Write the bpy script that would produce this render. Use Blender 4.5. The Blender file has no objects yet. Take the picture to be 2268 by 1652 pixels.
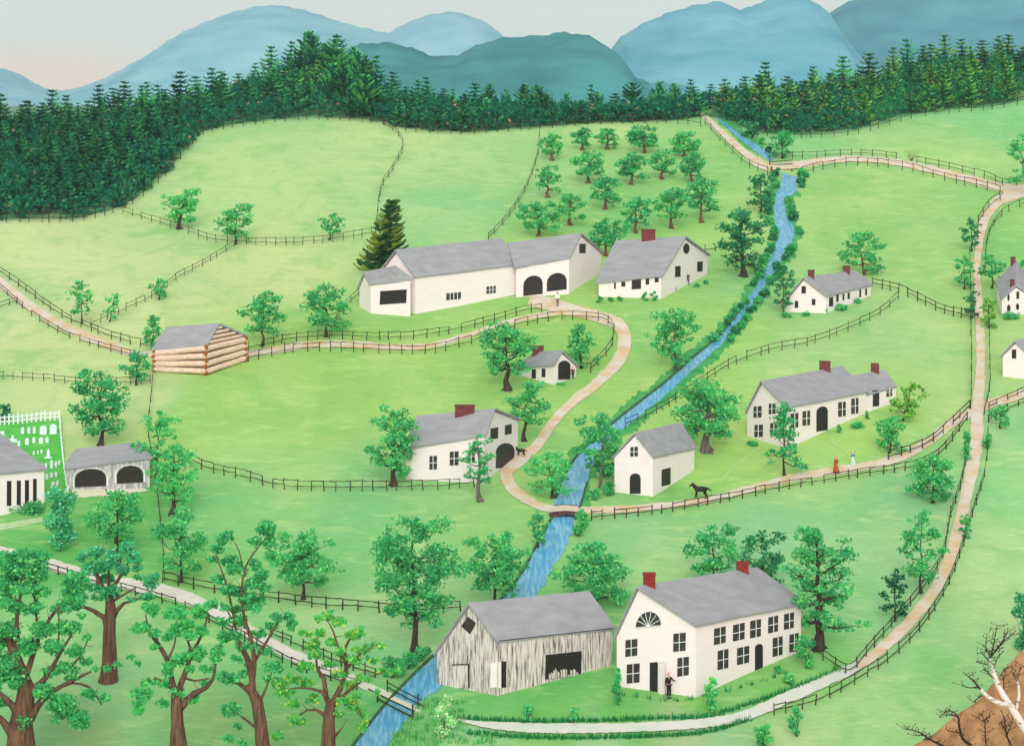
import bpy, math, random
import numpy as np
R = math.radians
rnd = random.Random(7)
col = bpy.context.scene.collection

# ------------------------------------------------------------------ frame of reference
# Measurements were taken on a 2268 px wide print of the picture; S brings them to 1024 px.
S = 2.2148
F, VH, CU = 2200.0, 85.0, 512.0      # focal length (px), horizon row, centre column
A0, B0 = 73.18, 375.0 / 2200.0       # the hillside: z = -A0 + B0*y

SKY_T = [(-400, 275), (0, 270), (150, 265), (300, 238), (420, 226), (500, 206), (560, 182), (620, 155), (700, 140), (760, 150),
         (810, 190), (900, 230), (1100, 242), (1400, 245), (1530, 232), (1600, 225), (1750, 200), (1900, 185), (2050, 150), (2268, 130), (2700, 110)]
SKY_U = np.array([a / S for a, b in SKY_T]); SKY_Y = np.array([161000.0 / (b / S + 290) for a, b in SKY_T])

def wave(x, y):
    return 0.42 * np.sin(x * 0.06 + 1.3) * np.sin(y * 0.045 + .5) + 0.25 * np.sin(x * .11 + y * .07)

def H(x, y):
    x = np.asarray(x, float); y = np.asarray(y, float)
    yc = np.maximum(y, 60.0)
    u = CU + F * x / yc
    yr = np.interp(u, SKY_U, SKY_Y)
    d = np.clip((yc - yr) / 4.0, -30, 5000)
    s = np.where(d > 20, d, np.log1p(np.exp(np.minimum(d, 20)))) * 4.0
    z = -A0 + B0 * yc + wave(x, yc) * np.clip((600 - yc) / 100, 0, 1) - 0.47 * s
    return np.where(yc > yr, np.maximum(z, -34 + 0 * z), z)

def uv(T): return T[0] / S, T[1] / S
def gp(tx, ty, off=0.0):
    """the point of the hillside at a measured place"""
    u, v = tx / S, ty / S
    w = 0.0
    for _ in range(6):
        y = (A0 - w) / ((v - VH) / F + B0)
        x = (u - CU) * y / F
        w = float(wave(x, y))
    return np.array([x, y, (VH - v) / F * y + off])
def at(tx, ty, y):
    u, v = tx / S, ty / S
    return np.array([(u - CU) * y / F, y, (VH - v) / F * y])
def Hz(x, y): return float(H(x, y))
def mpp(y): return y / F / S         # metres per measured px at depth y

# ------------------------------------------------------------------ materials
def lin(c):
    out = []
    for k in c:
        k = k / 255.0
        out.append(k / 12.92 if k <= .04045 else ((k + .055) / 1.055) ** 2.4)
    return tuple(out)
def lin4(c): return lin(c) + (1.0,)
MATS = {}
def mat(name, c, c2=None, scale=(1, 1, 1), detail=4, lo=.35, hi=.65, rough=.85, spec=.15, bump=0.0, attr=False, objrand=0.0, hue=0.0, val=.0, world=True):
    """colour c broken up by brushy noise towards c2; attr: colour comes from the mesh's own face colours"""
    if name in MATS: return MATS[name]
    m = bpy.data.materials.new(name); m.use_nodes = True
    nt = m.node_tree; N = nt.nodes; L = nt.links; b = N['Principled BSDF']
    b.inputs['Roughness'].default_value = rough
    b.inputs['Specular IOR Level'].default_value = spec
    if world:
        g = N.new('ShaderNodeNewGeometry'); src = g.outputs['Position']
    else:
        g = N.new('ShaderNodeTexCoord'); src = g.outputs['Object']
    mp = N.new('ShaderNodeMapping'); mp.inputs['Scale'].default_value = scale; L.new(src, mp.inputs['Vector'])
    n = N.new('ShaderNodeTexNoise'); n.inputs['Scale'].default_value = 1.0; n.inputs['Detail'].default_value = detail
    n.inputs['Roughness'].default_value = .6
    L.new(mp.outputs[0], n.inputs['Vector'])
    mr = N.new('ShaderNodeMapRange'); mr.inputs['From Min'].default_value = lo; mr.inputs['From Max'].default_value = hi
    L.new(n.outputs['Fac'], mr.inputs['Value'])
    if attr:
        a = N.new('ShaderNodeAttribute'); a.attribute_name = 'Col'; out = a.outputs['Color']
        hs = N.new('ShaderNodeHueSaturation'); L.new(out, hs.inputs['Color'])
        m1 = N.new('ShaderNodeMapRange'); m1.inputs['To Min'].default_value = .5 - hue; m1.inputs['To Max'].default_value = .5 + hue
        L.new(n.outputs['Fac'], m1.inputs['Value']); m1.inputs['From Min'].default_value = .3; m1.inputs['From Max'].default_value = .7
        L.new(m1.outputs[0], hs.inputs['Hue'])
        m2 = N.new('ShaderNodeMapRange'); m2.inputs['To Min'].default_value = 1 - val; m2.inputs['To Max'].default_value = 1 + val
        L.new(mr.outputs[0], m2.inputs['Value'])
        L.new(m2.outputs[0], hs.inputs['Value'])
        out = hs.outputs[0]
    else:
        mx = N.new('ShaderNodeMix'); mx.data_type = 'RGBA'
        L.new(mr.outputs[0], mx.inputs[0]); mx.inputs[6].default_value = lin4(c); mx.inputs[7].default_value = lin4(c2 or c)
        out = mx.outputs[2]
    if objrand:
        oi = N.new('ShaderNodeObjectInfo'); h2 = N.new('ShaderNodeHueSaturation'); L.new(out, h2.inputs['Color'])
        m3 = N.new('ShaderNodeMapRange'); m3.inputs['To Min'].default_value = .5 - objrand; m3.inputs['To Max'].default_value = .5 + objrand * .6
        L.new(oi.outputs['Random'], m3.inputs['Value']); L.new(m3.outputs[0], h2.inputs['Hue'])
        m4 = N.new('ShaderNodeMath'); m4.operation = 'FRACT'; m5 = N.new('ShaderNodeMath'); m5.operation = 'MULTIPLY'; m5.inputs[1].default_value = 7.3
        L.new(oi.outputs['Random'], m5.inputs[0]); L.new(m5.outputs[0], m4.inputs[0])
        m6 = N.new('ShaderNodeMapRange'); m6.inputs['To Min'].default_value = .75; m6.inputs['To Max'].default_value = 1.35
        L.new(m4.outputs[0], m6.inputs['Value']); L.new(m6.outputs[0], h2.inputs['Value'])
        out = h2.outputs[0]
    L.new(out, b.inputs['Base Color'])
    if attr:         # thin leaves let some light through
        tr = N.new('ShaderNodeBsdfTranslucent'); L.new(out, tr.inputs['Color']); ms = N.new('ShaderNodeMixShader'); ms.inputs[0].default_value = .38
        L.new(b.outputs[0], ms.inputs[1]); L.new(tr.outputs[0], ms.inputs[2]); L.new(ms.outputs[0], N['Material Output'].inputs['Surface'])
    if bump:
        bp = N.new('ShaderNodeBump'); bp.inputs['Strength'].default_value = bump; bp.inputs['Distance'].default_value = .05
        L.new(n.outputs['Fac'], bp.inputs['Height']); L.new(bp.outputs[0], b.inputs['Normal'])
    MATS[name] = m
    return m

def meadow_mat():
    m = bpy.data.materials.new('meadow'); m.use_nodes = True
    nt = m.node_tree; N = nt.nodes; L = nt.links; b = N['Principled BSDF']
    b.inputs['Roughness'].default_value = .95; b.inputs['Specular IOR Level'].default_value = .05
    g = N.new('ShaderNodeNewGeometry')
    a = N.new('ShaderNodeAttribute'); a.attribute_name = 'Col'
    def noise(scale, detail, dist=0.0, rot=0):
        mp = N.new('ShaderNodeMapping'); mp.inputs['Scale'].default_value = scale; mp.inputs['Rotation'].default_value = (0, 0, rot)
        L.new(g.outputs['Position'], mp.inputs['Vector'])
        n = N.new('ShaderNodeTexNoise'); n.inputs['Scale'].default_value = 1; n.inputs['Detail'].default_value = detail; n.inputs['Distortion'].default_value = dist
        L.new(mp.outputs[0], n.inputs['Vector']); return n.outputs['Fac']
    def rng(v, a0, a1, b0, b1):
        r = N.new('ShaderNodeMapRange'); L.new(v, r.inputs['Value'])
        for k, x in zip(('From Min', 'From Max', 'To Min', 'To Max'), (a0, a1, b0, b1)): r.inputs[k].default_value = x
        return r.outputs[0]
    def mixc(f, c1, c2):
        x = N.new('ShaderNodeMix'); x.data_type = 'RGBA'; L.new(f, x.inputs[0]); L.new(c1, x.inputs[6]); L.new(c2, x.inputs[7]) if not isinstance(c2, tuple) else None
        if isinstance(c2, tuple): x.inputs[7].default_value = c2
        return x.outputs[2]
    big = noise((.05, .035, .05), 3, .6)
    mid = noise((.16, .09, .2), 5, 1.2, .5)
    stroke = noise((.30, .55, 1), 6, .8, .35)
    fine = noise((1.1, 3.2, 3), 5, .4, .2)
    c = a.outputs['Color']
    c = mixc(rng(big, .50, .70, 0, .30), c, lin4((200, 216, 142)))
    c = mixc(rng(big, .50, .30, 0, .32), c, lin4((106, 184, 118)))
    c = mixc(rng(mid, .50, .70, 0, .42), c, lin4((108, 180, 92)))
    c = mixc(rng(stroke, .53, .74, 0, .45), c, lin4((202, 216, 136)))
    c = mixc(rng(stroke, .46, .28, 0, .32), c, lin4((108, 184, 112)))
    hs = N.new('ShaderNodeHueSaturation'); L.new(c, hs.inputs['Color']); hs.inputs['Saturation'].default_value = 0.98
    L.new(rng(fine, .3, .7, .90, 1.04), hs.inputs['Value']); L.new(rng(stroke, .3, .7, .488, .508), hs.inputs['Hue'])
    L.new(hs.outputs[0], b.inputs['Base Color'])
    return m

# ------------------------------------------------------------------ object helpers
def tag(o, label=None, cat=None, group=None, kind=None):
    if label: o['label'] = label
    if cat: o['category'] = cat
    if group: o['group'] = group
    if kind: o['kind'] = kind
    return o
def thing(name, loc, label, cat, group=None, rz=0.0):
    o = bpy.data.objects.new(name, None); col.objects.link(o); o.location = tuple(float(k) for k in loc); o.rotation_euler = (0, 0, rz)
    o.empty_display_size = .3
    return tag(o, label, cat, group)
class MB:
    def __init__(s): s.v = []; s.f = []; s.c = []
    def poly(s, pts, c=None):
        i = len(s.v); s.v += [tuple(float(k) for k in p) for p in pts]; s.f.append(tuple(range(i, i + len(pts)))); s.c.append(c)
    def prism(s, front, back):
        """closed solid between two loops of the same length"""
        i = len(s.v); n = len(front)
        s.v += [tuple(float(k) for k in p) for p in front] + [tuple(float(k) for k in p) for p in back]
        s.f.append(tuple(range(i, i + n))); s.f.append(tuple(range(i + 2 * n - 1, i + n - 1, -1)))
        for k in range(n):
            j = (k + 1) % n; s.f.append((i + j, i + k, i + n + k, i + n + j))
    def box(s, lo, hi):
        x0, y0, z0 = lo; x1, y1, z1 = hi
        s.prism([(x0, y0, z0), (x1, y0, z0), (x1, y0, z1), (x0, y0, z1)], [(x0, y1, z0), (x1, y1, z0), (x1, y1, z1), (x0, y1, z1)])
    def bar(s, p, q, w, t=None, up=None):
        p = np.array(p, float); q = np.array(q, float); d = q - p; L = np.linalg.norm(d)
        if L < 1e-6: return
        d /= L; up = np.array([0, 0, 1.0]) if up is None else np.array(up, float)
        if abs(np.dot(d, up)) > .95: up = np.array([0, 1.0, 0])
        a = np.cross(d, up); a /= np.linalg.norm(a); b = np.cross(a, d); t = t or w
        a = a * w / 2; b = b * t / 2
        s.prism([p - a - b, p + a - b, p + a + b, p - a + b], [q - a - b, q + a - b, q + a + b, q - a + b])
    def tube(s, pts, rad, n=6):
        pts = [np.array(p, float) for p in pts]; i0 = len(s.v); ref = np.array([.31, .9, .2])
        for k, p in enumerate(pts):
            d = pts[min(k + 1, len(pts) - 1)] - pts[max(k - 1, 0)]; d /= (np.linalg.norm(d) + 1e-9)
            a = np.cross(d, ref); a /= (np.linalg.norm(a) + 1e-9); b = np.cross(d, a)
            for j in range(n):
                an = 2 * math.pi * j / n
                s.v.append(tuple(float(x) for x in p + (a * math.cos(an) + b * math.sin(an)) * rad[k]))
        for k in range(len(pts) - 1):
            for j in range(n):
                s.f.append((i0 + k * n + j, i0 + k * n + (j + 1) % n, i0 + (k + 1) * n + (j + 1) % n, i0 + (k + 1) * n + j))
        s.f.append(tuple(i0 + j for j in range(n - 1, -1, -1))); s.f.append(tuple(i0 + (len(pts) - 1) * n + j for j in range(n)))
    def build(s, name, m, parent=None, origin=None, smooth=False):
        me = bpy.data.meshes.new(name)
        o0 = np.array(parent_world(parent) if origin is None else origin, float)
        me.from_pydata([tuple(float(a - b) for a, b in zip(v, o0)) for v in s.v], [], s.f); me.update()
        me.materials.append(m)
        if smooth:
            for p in me.polygons: p.use_smooth = True
        o = bpy.data.objects.new(name, me); col.objects.link(o)
        if parent is not None: o.parent = parent
        else: o.location = tuple(float(k) for k in o0)
        return o
def parent_world(p):
    if p is None: return (0, 0, 0)
    x = np.zeros(3)
    while p is not None: x = x + np.array(p.location); p = p.parent
    return x
def quads(name, V, C, m, parent=None, origin=None, npoly=4):
    """V: (n*4,3) corners, C: (n,3) linear colours"""
    n = len(V) // npoly; o0 = np.array(parent_world(parent) if origin is None else origin)
    V = np.asarray(V, np.float32) - o0.astype(np.float32)
    me = bpy.data.meshes.new(name)
    me.vertices.add(n * npoly); me.vertices.foreach_set('co', V.ravel())
    me.loops.add(n * npoly); me.loops.foreach_set('vertex_index', np.arange(n * npoly, dtype=np.int32))
    me.polygons.add(n); me.polygons.foreach_set('loop_start', np.arange(0, n * npoly, npoly, dtype=np.int32))
    try: me.polygons.foreach_set('loop_total', np.full(n, npoly, np.int32))
    except Exception: pass
    ca = me.color_attributes.new('Col', 'FLOAT_COLOR', 'CORNER')
    cc = np.concatenate([np.asarray(C, np.float32), np.ones((n, 1), np.float32)], 1)
    ca.data.foreach_set('color', np.repeat(cc, npoly, axis=0).ravel())
    me.update(calc_edges=True); me.validate(); me.materials.append(m)
    o = bpy.data.objects.new(name, me); col.objects.link(o)
    if parent is not None: o.parent = parent
    else: o.location = tuple(float(k) for k in o0)
    return o
def copy_tree(o, parent=None):
    c = o.copy(); col.objects.link(c); c.parent = parent
    for ch in KIDS.get(o.name, []): 
        d = copy_tree(ch, c)
    return c
KIDS = {}

def spline(pts, step):
    """Catmull-Rom through measured points (any dimension), resampled"""
    P = [np.array(p, float) for p in pts]; P = [2 * P[0] - P[1]] + P + [2 * P[-1] - P[-2]]; out = []
    for i in range(1, len(P) - 2):
        a, b, c, d = P[i - 1:i + 3]; n = max(1, int(np.linalg.norm((c - b)[:2]) / step))
        for k in range(n):
            t = k / n
            out.append(.5 * ((2 * b) + (c - a) * t + (2 * a - 5 * b + 4 * c - d) * t * t + (-a + 3 * b - 3 * c + d) * t ** 3))
    out.append(P[-2]); return out

# ------------------------------------------------------------------ ground
PAL = [(293,149,178,216,144),(230,190,183,219,142),(68,245,205,222,158),(135,307,206,224,158),(45,352,200,221,150),(271,271,200,222,150),(160,250,200,222,155),
(380,160,180,217,145),(451,150,180,217,145),(451,210,150,210,142),(540,170,165,213,140),(632,210,136,202,116),(600,150,165,213,130),(690,160,150,208,118),(560,230,145,205,112),
(700,240,150,210,112),(609,128,178,218,140),(858,130,165,215,135),(993,118,140,210,138),(930,150,168,216,130),(830,110,110,200,140),(790,135,150,212,138),(880,194,158,207,120),(858,226,150,206,114),(930,230,165,210,125),(820,200,160,210,120),
(768,293,150,206,130),(903,334,172,214,138),(820,370,172,212,138),(930,400,172,212,130),(226,390,158,207,104),(180,430,160,208,108),(316,429,168,211,115),(406,384,158,207,104),(330,370,150,203,96),(240,365,150,203,98),
(250,510,118,196,122),(200,520,125,198,122),(339,564,132,200,124),(300,474,160,210,126),(350,510,134,200,132),(430,500,142,205,130),(480,530,146,205,118),(45,393,196,220,150),(45,410,200,222,155),(110,390,200,222,150),(140,400,196,220,150),
(117,545,96,186,92),(60,560,90,184,88),(140,520,100,186,90),(200,600,120,200,110),(180,575,110,194,98),(406,612,196,224,160),(330,620,176,218,148),(430,640,176,218,148),(380,660,140,208,140),(135,640,160,214,148),(60,620,150,210,140),
(120,680,138,205,140),(135,704,120,196,130),(90,740,140,182,120),(220,725,130,190,120),(293,668,122,204,122),(210,650,130,206,130),(310,735,125,185,115),(380,720,96,188,96),(440,700,120,196,120),(470,735,150,205,150),
(677,384,168,211,112),(722,316,158,208,108),(640,330,160,208,110),(660,290,164,210,112),(560,380,150,205,105),(610,440,166,211,112),(600,410,165,210,110),(560,470,150,206,112),(500,400,156,206,104),(580,345,150,202,96),(610,450,160,208,112),
(745,451,172,216,112),(850,440,170,216,112),(700,470,165,214,110),(900,400,172,214,118),(660,480,130,196,96),(767,533,146,205,146),(640,530,146,205,140),(858,564,150,208,146),(900,500,140,202,140),(860,610,156,212,146),(740,560,146,205,146),
(993,497,146,212,140),(1015,430,136,206,140),(993,587,180,218,150),(948,655,165,212,142),(858,722,165,215,140),(930,700,170,218,145),(1000,540,176,218,150),(880,680,170,216,145),(800,735,180,212,150),
(542,688,96,188,84),(480,700,104,190,86),(620,712,108,190,88),(700,700,104,188,84),(560,718,116,192,96),(780,690,120,196,96),(722,742,150,200,142),(600,740,150,200,145),(830,660,130,204,110),(690,733,180,200,150),
(1007,253,138,204,112),(1011,361,166,210,125),(1010,220,150,207,115),(1000,300,160,210,120),(1010,330,165,210,125),(35,300,206,224,160)]
EDGE_T = [(-400,500),(0,492),(60,492),(170,490),(270,462),(340,415),(400,350),(440,300),(490,285),(600,270),(700,265),(780,268),(850,275),(900,290),(960,295),(1030,297),(1110,292),(1200,285),(1300,275),(1400,272),(1500,270),(1550,262),(1600,268),(1680,300),(1780,303),(1900,292),(2000,262),(2080,248),(2200,238),(2268,225),(2700,200)]
def build_ground():
    xs = [-1900, -1000, -500, -300, -220, -170, -140, -125] + list(np.arange(-115, 115.5, 1.0)) + [125, 140, 170, 220, 300, 500, 1000, 1900]
    ys = [-150, 0, 60, 90, 110, 120] + list(np.arange(128, 480, 1.0)) + [484, 490, 500, 515, 530, 560, 620, 800, 1200, 2000, 3000, 4500]
    xs = np.array(xs, float); ys = np.array(ys, float); X, Y = np.meshgrid(xs, ys); Z = H(X, Y)
    nx, ny = len(xs), len(ys)
    V = np.stack([X.ravel(), Y.ravel(), Z.ravel()], 1)
    i = np.arange((ny - 1) * (nx - 1)); r = i // (nx - 1); c = i % (nx - 1); a = r * nx + c
    Fa = np.stack([a, a + 1, a + 1 + nx, a + nx], 1).astype(np.int32)
    me = bpy.data.meshes.new('meadow'); me.vertices.add(len(V)); me.vertices.foreach_set('co', V.astype(np.float32).ravel())
    me.loops.add(Fa.size); me.loops.foreach_set('vertex_index', Fa.ravel()); me.polygons.add(len(Fa))
    me.polygons.foreach_set('loop_start', np.arange(0, Fa.size, 4, dtype=np.int32))
    # field colours: scattered samples on the land, blended by distance on the land
    P = np.array([list(gp(u * S, v * S)[:2]) for u, v, *_ in PAL]); Cc = np.array([lin(q[2:]) for q in PAL]) * np.array([.87, .835, .84])
    Cw = np.zeros((len(V), 3)); yy = np.maximum(V[:, 1], 100)
    for k0 in range(0, len(V), 20000):
        q = V[k0:k0 + 20000]; dx = (q[:, None, 0] - P[None, :, 0]); dy = (q[:, None, 1] - P[None, :, 1]) * .42
        sc = np.maximum(q[:, 1], 100)[:, None] / 200
        w = 1 / (((dx * dx + dy * dy) / sc ** 2 + .6) ** 1.9)
        Cw[k0:k0 + 20000] = (w @ Cc) / w.sum(1, keepdims=True)
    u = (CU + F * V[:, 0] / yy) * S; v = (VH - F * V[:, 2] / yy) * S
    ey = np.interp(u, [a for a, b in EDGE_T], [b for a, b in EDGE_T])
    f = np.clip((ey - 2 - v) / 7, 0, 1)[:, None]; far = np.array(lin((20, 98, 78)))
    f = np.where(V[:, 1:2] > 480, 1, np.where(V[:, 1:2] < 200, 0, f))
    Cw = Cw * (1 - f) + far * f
    ca = me.color_attributes.new('Col', 'FLOAT_COLOR', 'POINT')
    ca.data.foreach_set('color', np.concatenate([Cw, np.ones((len(V), 1))], 1).astype(np.float32).ravel())
    me.update(calc_edges=True); me.validate()
    me.polygons.foreach_set('use_smooth', np.ones(len(Fa), bool))
    me.materials.append(meadow_mat())
    o = bpy.data.objects.new('meadow', me); col.objects.link(o); tag(o, 'rolling green hillside meadow under the whole village', kind='structure')
build_ground()

def ribbon(name, pts, m, label, off=.05, step=9, wob=.12, cross=4, kind='structure', seed=1):
    r = random.Random(seed); P = spline(pts, step); mb = MB(); rows = []
    for k, p in enumerate(P):
        d = P[min(k + 1, len(P) - 1)][:2] - P[max(k - 1, 0)][:2]; d = d / (np.linalg.norm(d) + 1e-9); n = np.array([-d[1], d[0]])
        w = p[2] / 2; a = w * (1 + r.uniform(-wob, wob)); b = w * (1 + r.uniform(-wob, wob)); row = []
        for j in range(cross + 1):
            t = j / cross; q = p[:2] + n * (-a + (a + b) * t); g = gp(q[0], q[1]); g[2] = Hz(g[0], g[1]) + off; row.append(len(mb.v)); mb.v.append(tuple(g))
        rows.append(row)
    for k in range(len(rows) - 1):
        for j in range(cross): mb.f.append((rows[k][j], rows[k][j + 1], rows[k + 1][j + 1], rows[k + 1][j]))
    o = mb.build(name, m); me = o.data
    for p in me.polygons: p.use_smooth = True
    return tag(o, label, kind=kind)

M_ROAD = mat('dirt_road', (212, 180, 138), (216, 204, 190), (.45, .45, .45), 7, .38, .60)
M_ROAD2 = mat('pale_road', (222, 214, 204), (205, 196, 180), (.9, .9, .9), 6, .35, .7)
M_ROAD3 = mat('grey_road', (214, 208, 200), (192, 204, 184), (.7, .7, .7), 6, .4, .68)
M_WATER = mat('water', (66, 148, 190), (158, 206, 222), (4.2, .45, 1), 7, .44, .78, rough=.35, spec=.4)
M_BANK = mat('stream_bank', (72, 74, 56), (60, 120, 72), (1.5, 1.5, 1.5), 5)
R_MAIN = [(1172,662,30),(1215,672,30),(1270,688,26),(1330,702,24),(1372,722,28),(1384,755,28),(1368,800,26),(1320,850,22),(1270,888,20),(1225,935,20),(1190,985,22),(1150,1020,26),(1122,1045,26),(1132,1078,26),(1170,1108,20),(1215,1126,16),(1280,1130,16),(1400,1126,15),(1550,1110,14),(1650,1085,15),(1750,1060,16),(1850,1042,17),(1930,1030,18),(2000,1010,18),(2060,975,19),(2110,935,20),(2165,905,20),(2220,885,20),(2320,858,20)]
R_LEFT = [(-80,560,22),(0,625,22),(60,672,20),(130,716,18),(200,748,18),(285,778,16),(345,785,14),(450,790,14),(545,784,14),(620,772,16),(700,762,16),(780,762,15),(860,768,14),(950,765,12),(1050,738,11),(1130,712,11),(1200,697,11),(1262,690,12)]
R_TOP = [(1545,243,10),(1565,262,12),(1605,300,14),(1650,340,16),(1700,370,20),(1760,366,16),(1830,355,14),(1900,352,14),(2000,362,15),(2100,384,16),(2180,406,18),(2240,418,20),(2330,420,20)]
R_RIGHT = [(2290,420,24),(2240,432,24),(2200,455,22),(2176,500,20),(2166,560,16),(2164,620,16),(2170,700,18),(2172,800,20),(2166,900,26),(2160,1000,28),(2142,1090,26),(2118,1190,26),(2085,1280,26),(2030,1360,26),(1965,1425,24),(1900,1475,22),(1820,1512,24),(1740,1548,26),(1640,1588,22),(1540,1604,20),(1400,1612,20),(1250,1614,22),(1150,1612,20),(1080,1606,14),(1030,1598,6),(1005,1592,2)]
R_PALE = [(-60,1215,24),(0,1222,24),(100,1246,24),(230,1284,26),(380,1312,28),(470,1350,28),(560,1402,26),(640,1446,24),(700,1472,24),(760,1496,22),(816,1518,22)]
ribbon('road', R_LEFT, M_ROAD, 'pinkish dirt lane passing the log cabin from the left', .04, seed=2)
ribbon('road', R_MAIN, M_ROAD, 'winding dirt road from the big barns over the bridge to the crossroads', .06, seed=3)
ribbon('road', R_TOP, M_ROAD, 'dirt road from the wood over the upper bridge', .05, seed=4)
KR = [i for i, p in enumerate(R_RIGHT) if p[0] == 1900][0]
ribbon('road', R_RIGHT[:KR + 2], M_ROAD, 'long dirt road curving down the right side', .08, seed=5)
ribbon('road', R_RIGHT[KR:], M_ROAD3, 'pale grey end of the road before the big white house', .10, seed=15)
ribbon('road', R_PALE, M_ROAD2, 'pale lane behind the foreground trees down to the rail bridge', .05, seed=6)
ST_A = [(1590,262,5),(1640,303,9),(1680,332,14),(1712,352,18)]
ST_B = [(1752,388,34),(1745,412,38),(1728,445,24),(1730,485,30),(1742,510,34),(1733,545,30),(1705,600,18),(1680,640,15),(1645,690,14),(1600,748,16),(1540,800,19),(1480,855,22),(1430,895,24),(1385,930,24),(1345,965,26),(1300,1015,40),(1276,1060,50),(1258,1112,56),(1250,1145,46),(1236,1180,56),(1205,1235,54),(1172,1295,56),(1110,1370,58),(1040,1425,60),(975,1480,60),(915,1535,56),(865,1590,56),(826,1645,62),(790,1700,70),(750,1770,80)]
M_SEDGE = mat('bank_grass', (52, 140, 78), (86, 172, 92), (1.0, 1.0, 1.0), 6, .35, .65)
ribbon('bank', [(x, y, w + 32) for x, y, w in ST_B if 395 < y < 1130], M_SEDGE, 'dark green grassy banks along the stream', .02, step=6, wob=.3, seed=12)
ribbon('bank', [(x + 8, y, w + 18) for x, y, w in ST_A if y < 340], M_SEDGE, 'green grassy bank of the thin upper stream', .02, step=6, wob=.3, seed=13)
ribbon('water', ST_A, M_WATER, 'thin upper stream beside the road out of the wood', .035, seed=7)
ribbon('water', ST_B, M_WATER, 'blue stream running down the valley under the bridges', .035, step=8, wob=.16, seed=8)
def bank(pts, side, label, w0=5, seed=3):
    r = random.Random(seed); P = spline(pts, 9); mb = MB(); rows = []
    for k, p in enumerate(P):
        d = P[min(k + 1, len(P) - 1)][:2] - P[max(k - 1, 0)][:2]; d = d / (np.linalg.norm(d) + 1e-9); n = np.array([-d[1], d[0]]) * side
        row = []
        for o_, h in ((-2, .02), (0, .16 + r.uniform(-.04, .08)), (w0 * .6, .14), (w0 + r.uniform(-1, 2), -.05)):
            q = p[:2] + n * (p[2] / 2 + o_); g = gp(*q); g[2] = Hz(g[0], g[1]) + h; row.append(len(mb.v)); mb.v.append(tuple(g))
        rows.append(row)
    for k in range(len(rows) - 1):
        for j in range(3): mb.f.append((rows[k][j], rows[k][j + 1], rows[k + 1][j + 1], rows[k + 1][j]))
    tag(mb.build('bank', M_BANK), label, kind='structure')
bank([p for p in ST_B if 640 < p[1] < 1125], 1, 'dark earth bank on the left of the stream', 4)
bank([p for p in ST_B if p[1] > 1135], 1, 'dark earth bank on the left of the lower stream', 5)
bank([p for p in ST_B if 1180 > p[1] > 1040], -1, 'earth bank on the right of the stream at the bridge', 3)

# footpaths in the yards
M_PATH = mat('path', (162, 198, 116), (176, 202, 138), (1, 1, 1), 5)
ribbon('path', [(1690,985,5),(1655,1010,5),(1630,1030,5),(1595,1065,4)], M_PATH, 'faint pale footpath beside the large white house', .03)
ribbon('path', [(1835,975,4),(1860,990,4),(1885,1010,4)], M_PATH, 'faint pale footpath from the arched house door', .03)
ribbon('path', [(-20,1170,16),(40,1160,14),(95,1150,10)], mat('gravel', (160, 192, 130), (188, 204, 168), (1.2, 1.2, 1.2), 5), 'pale gravel strip before the meeting house', .03)
ribbon('path', [(160,1090,24),(240,1086,22),(330,1078,18)], mat('apron', (214, 210, 176), (226, 216, 196), (1.2, 1.2, 1.2), 5), 'cream earth apron before the grey carriage shed', .03)
# ------------------------------------------------------------------ buildings
M_WHITE = mat('white_paint', (241, 225, 226), (234, 218, 219), (.6, .6, 1.8), 6, .35, .75, rough=.8)
M_ROOF = mat('grey_shingles', (146, 143, 149), (162, 160, 163), (.35, 1.2, 1.6), 6, .38, .72, rough=.9)
M_DARK = mat('black_and_inner_shade', (36, 30, 30), (58, 48, 46), (4, 4, 4), 4, .5, .8, rough=.5, spec=.3)  # near-black; on doorways its colour stands in for the shade inside
M_DARKW = mat('window_glass', (50, 42, 42), (84, 72, 72), (5, 5, 5), 4, .45, .8, rough=.3, spec=.5)
M_MUNT = mat('white_trim', (238, 236, 230), (220, 226, 228), (3, 3, 3), 3)
M_BRICK = mat('red_brick', (104, 48, 50), (134, 74, 72), (5, 5, 9), 5, .4, .65)
M_BRICK2 = mat('bright_red_brick', (126, 42, 38), (148, 60, 46), (4, 4, 7), 5, .4, .65)
def plank_mat(name, c, c2, sx=9.0, lo=.47, hi=.56):
    return mat(name, c, c2, (sx, sx, .7), 6, lo, hi, rough=.9)
M_PLANK = plank_mat('weathered_planks', (222, 208, 204), (70, 60, 58), 11.0, .45, .66)
M_GREYW = plank_mat('grey_planks', (150, 146, 152), (206, 198, 196), 5.0, .42, .62)

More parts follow.
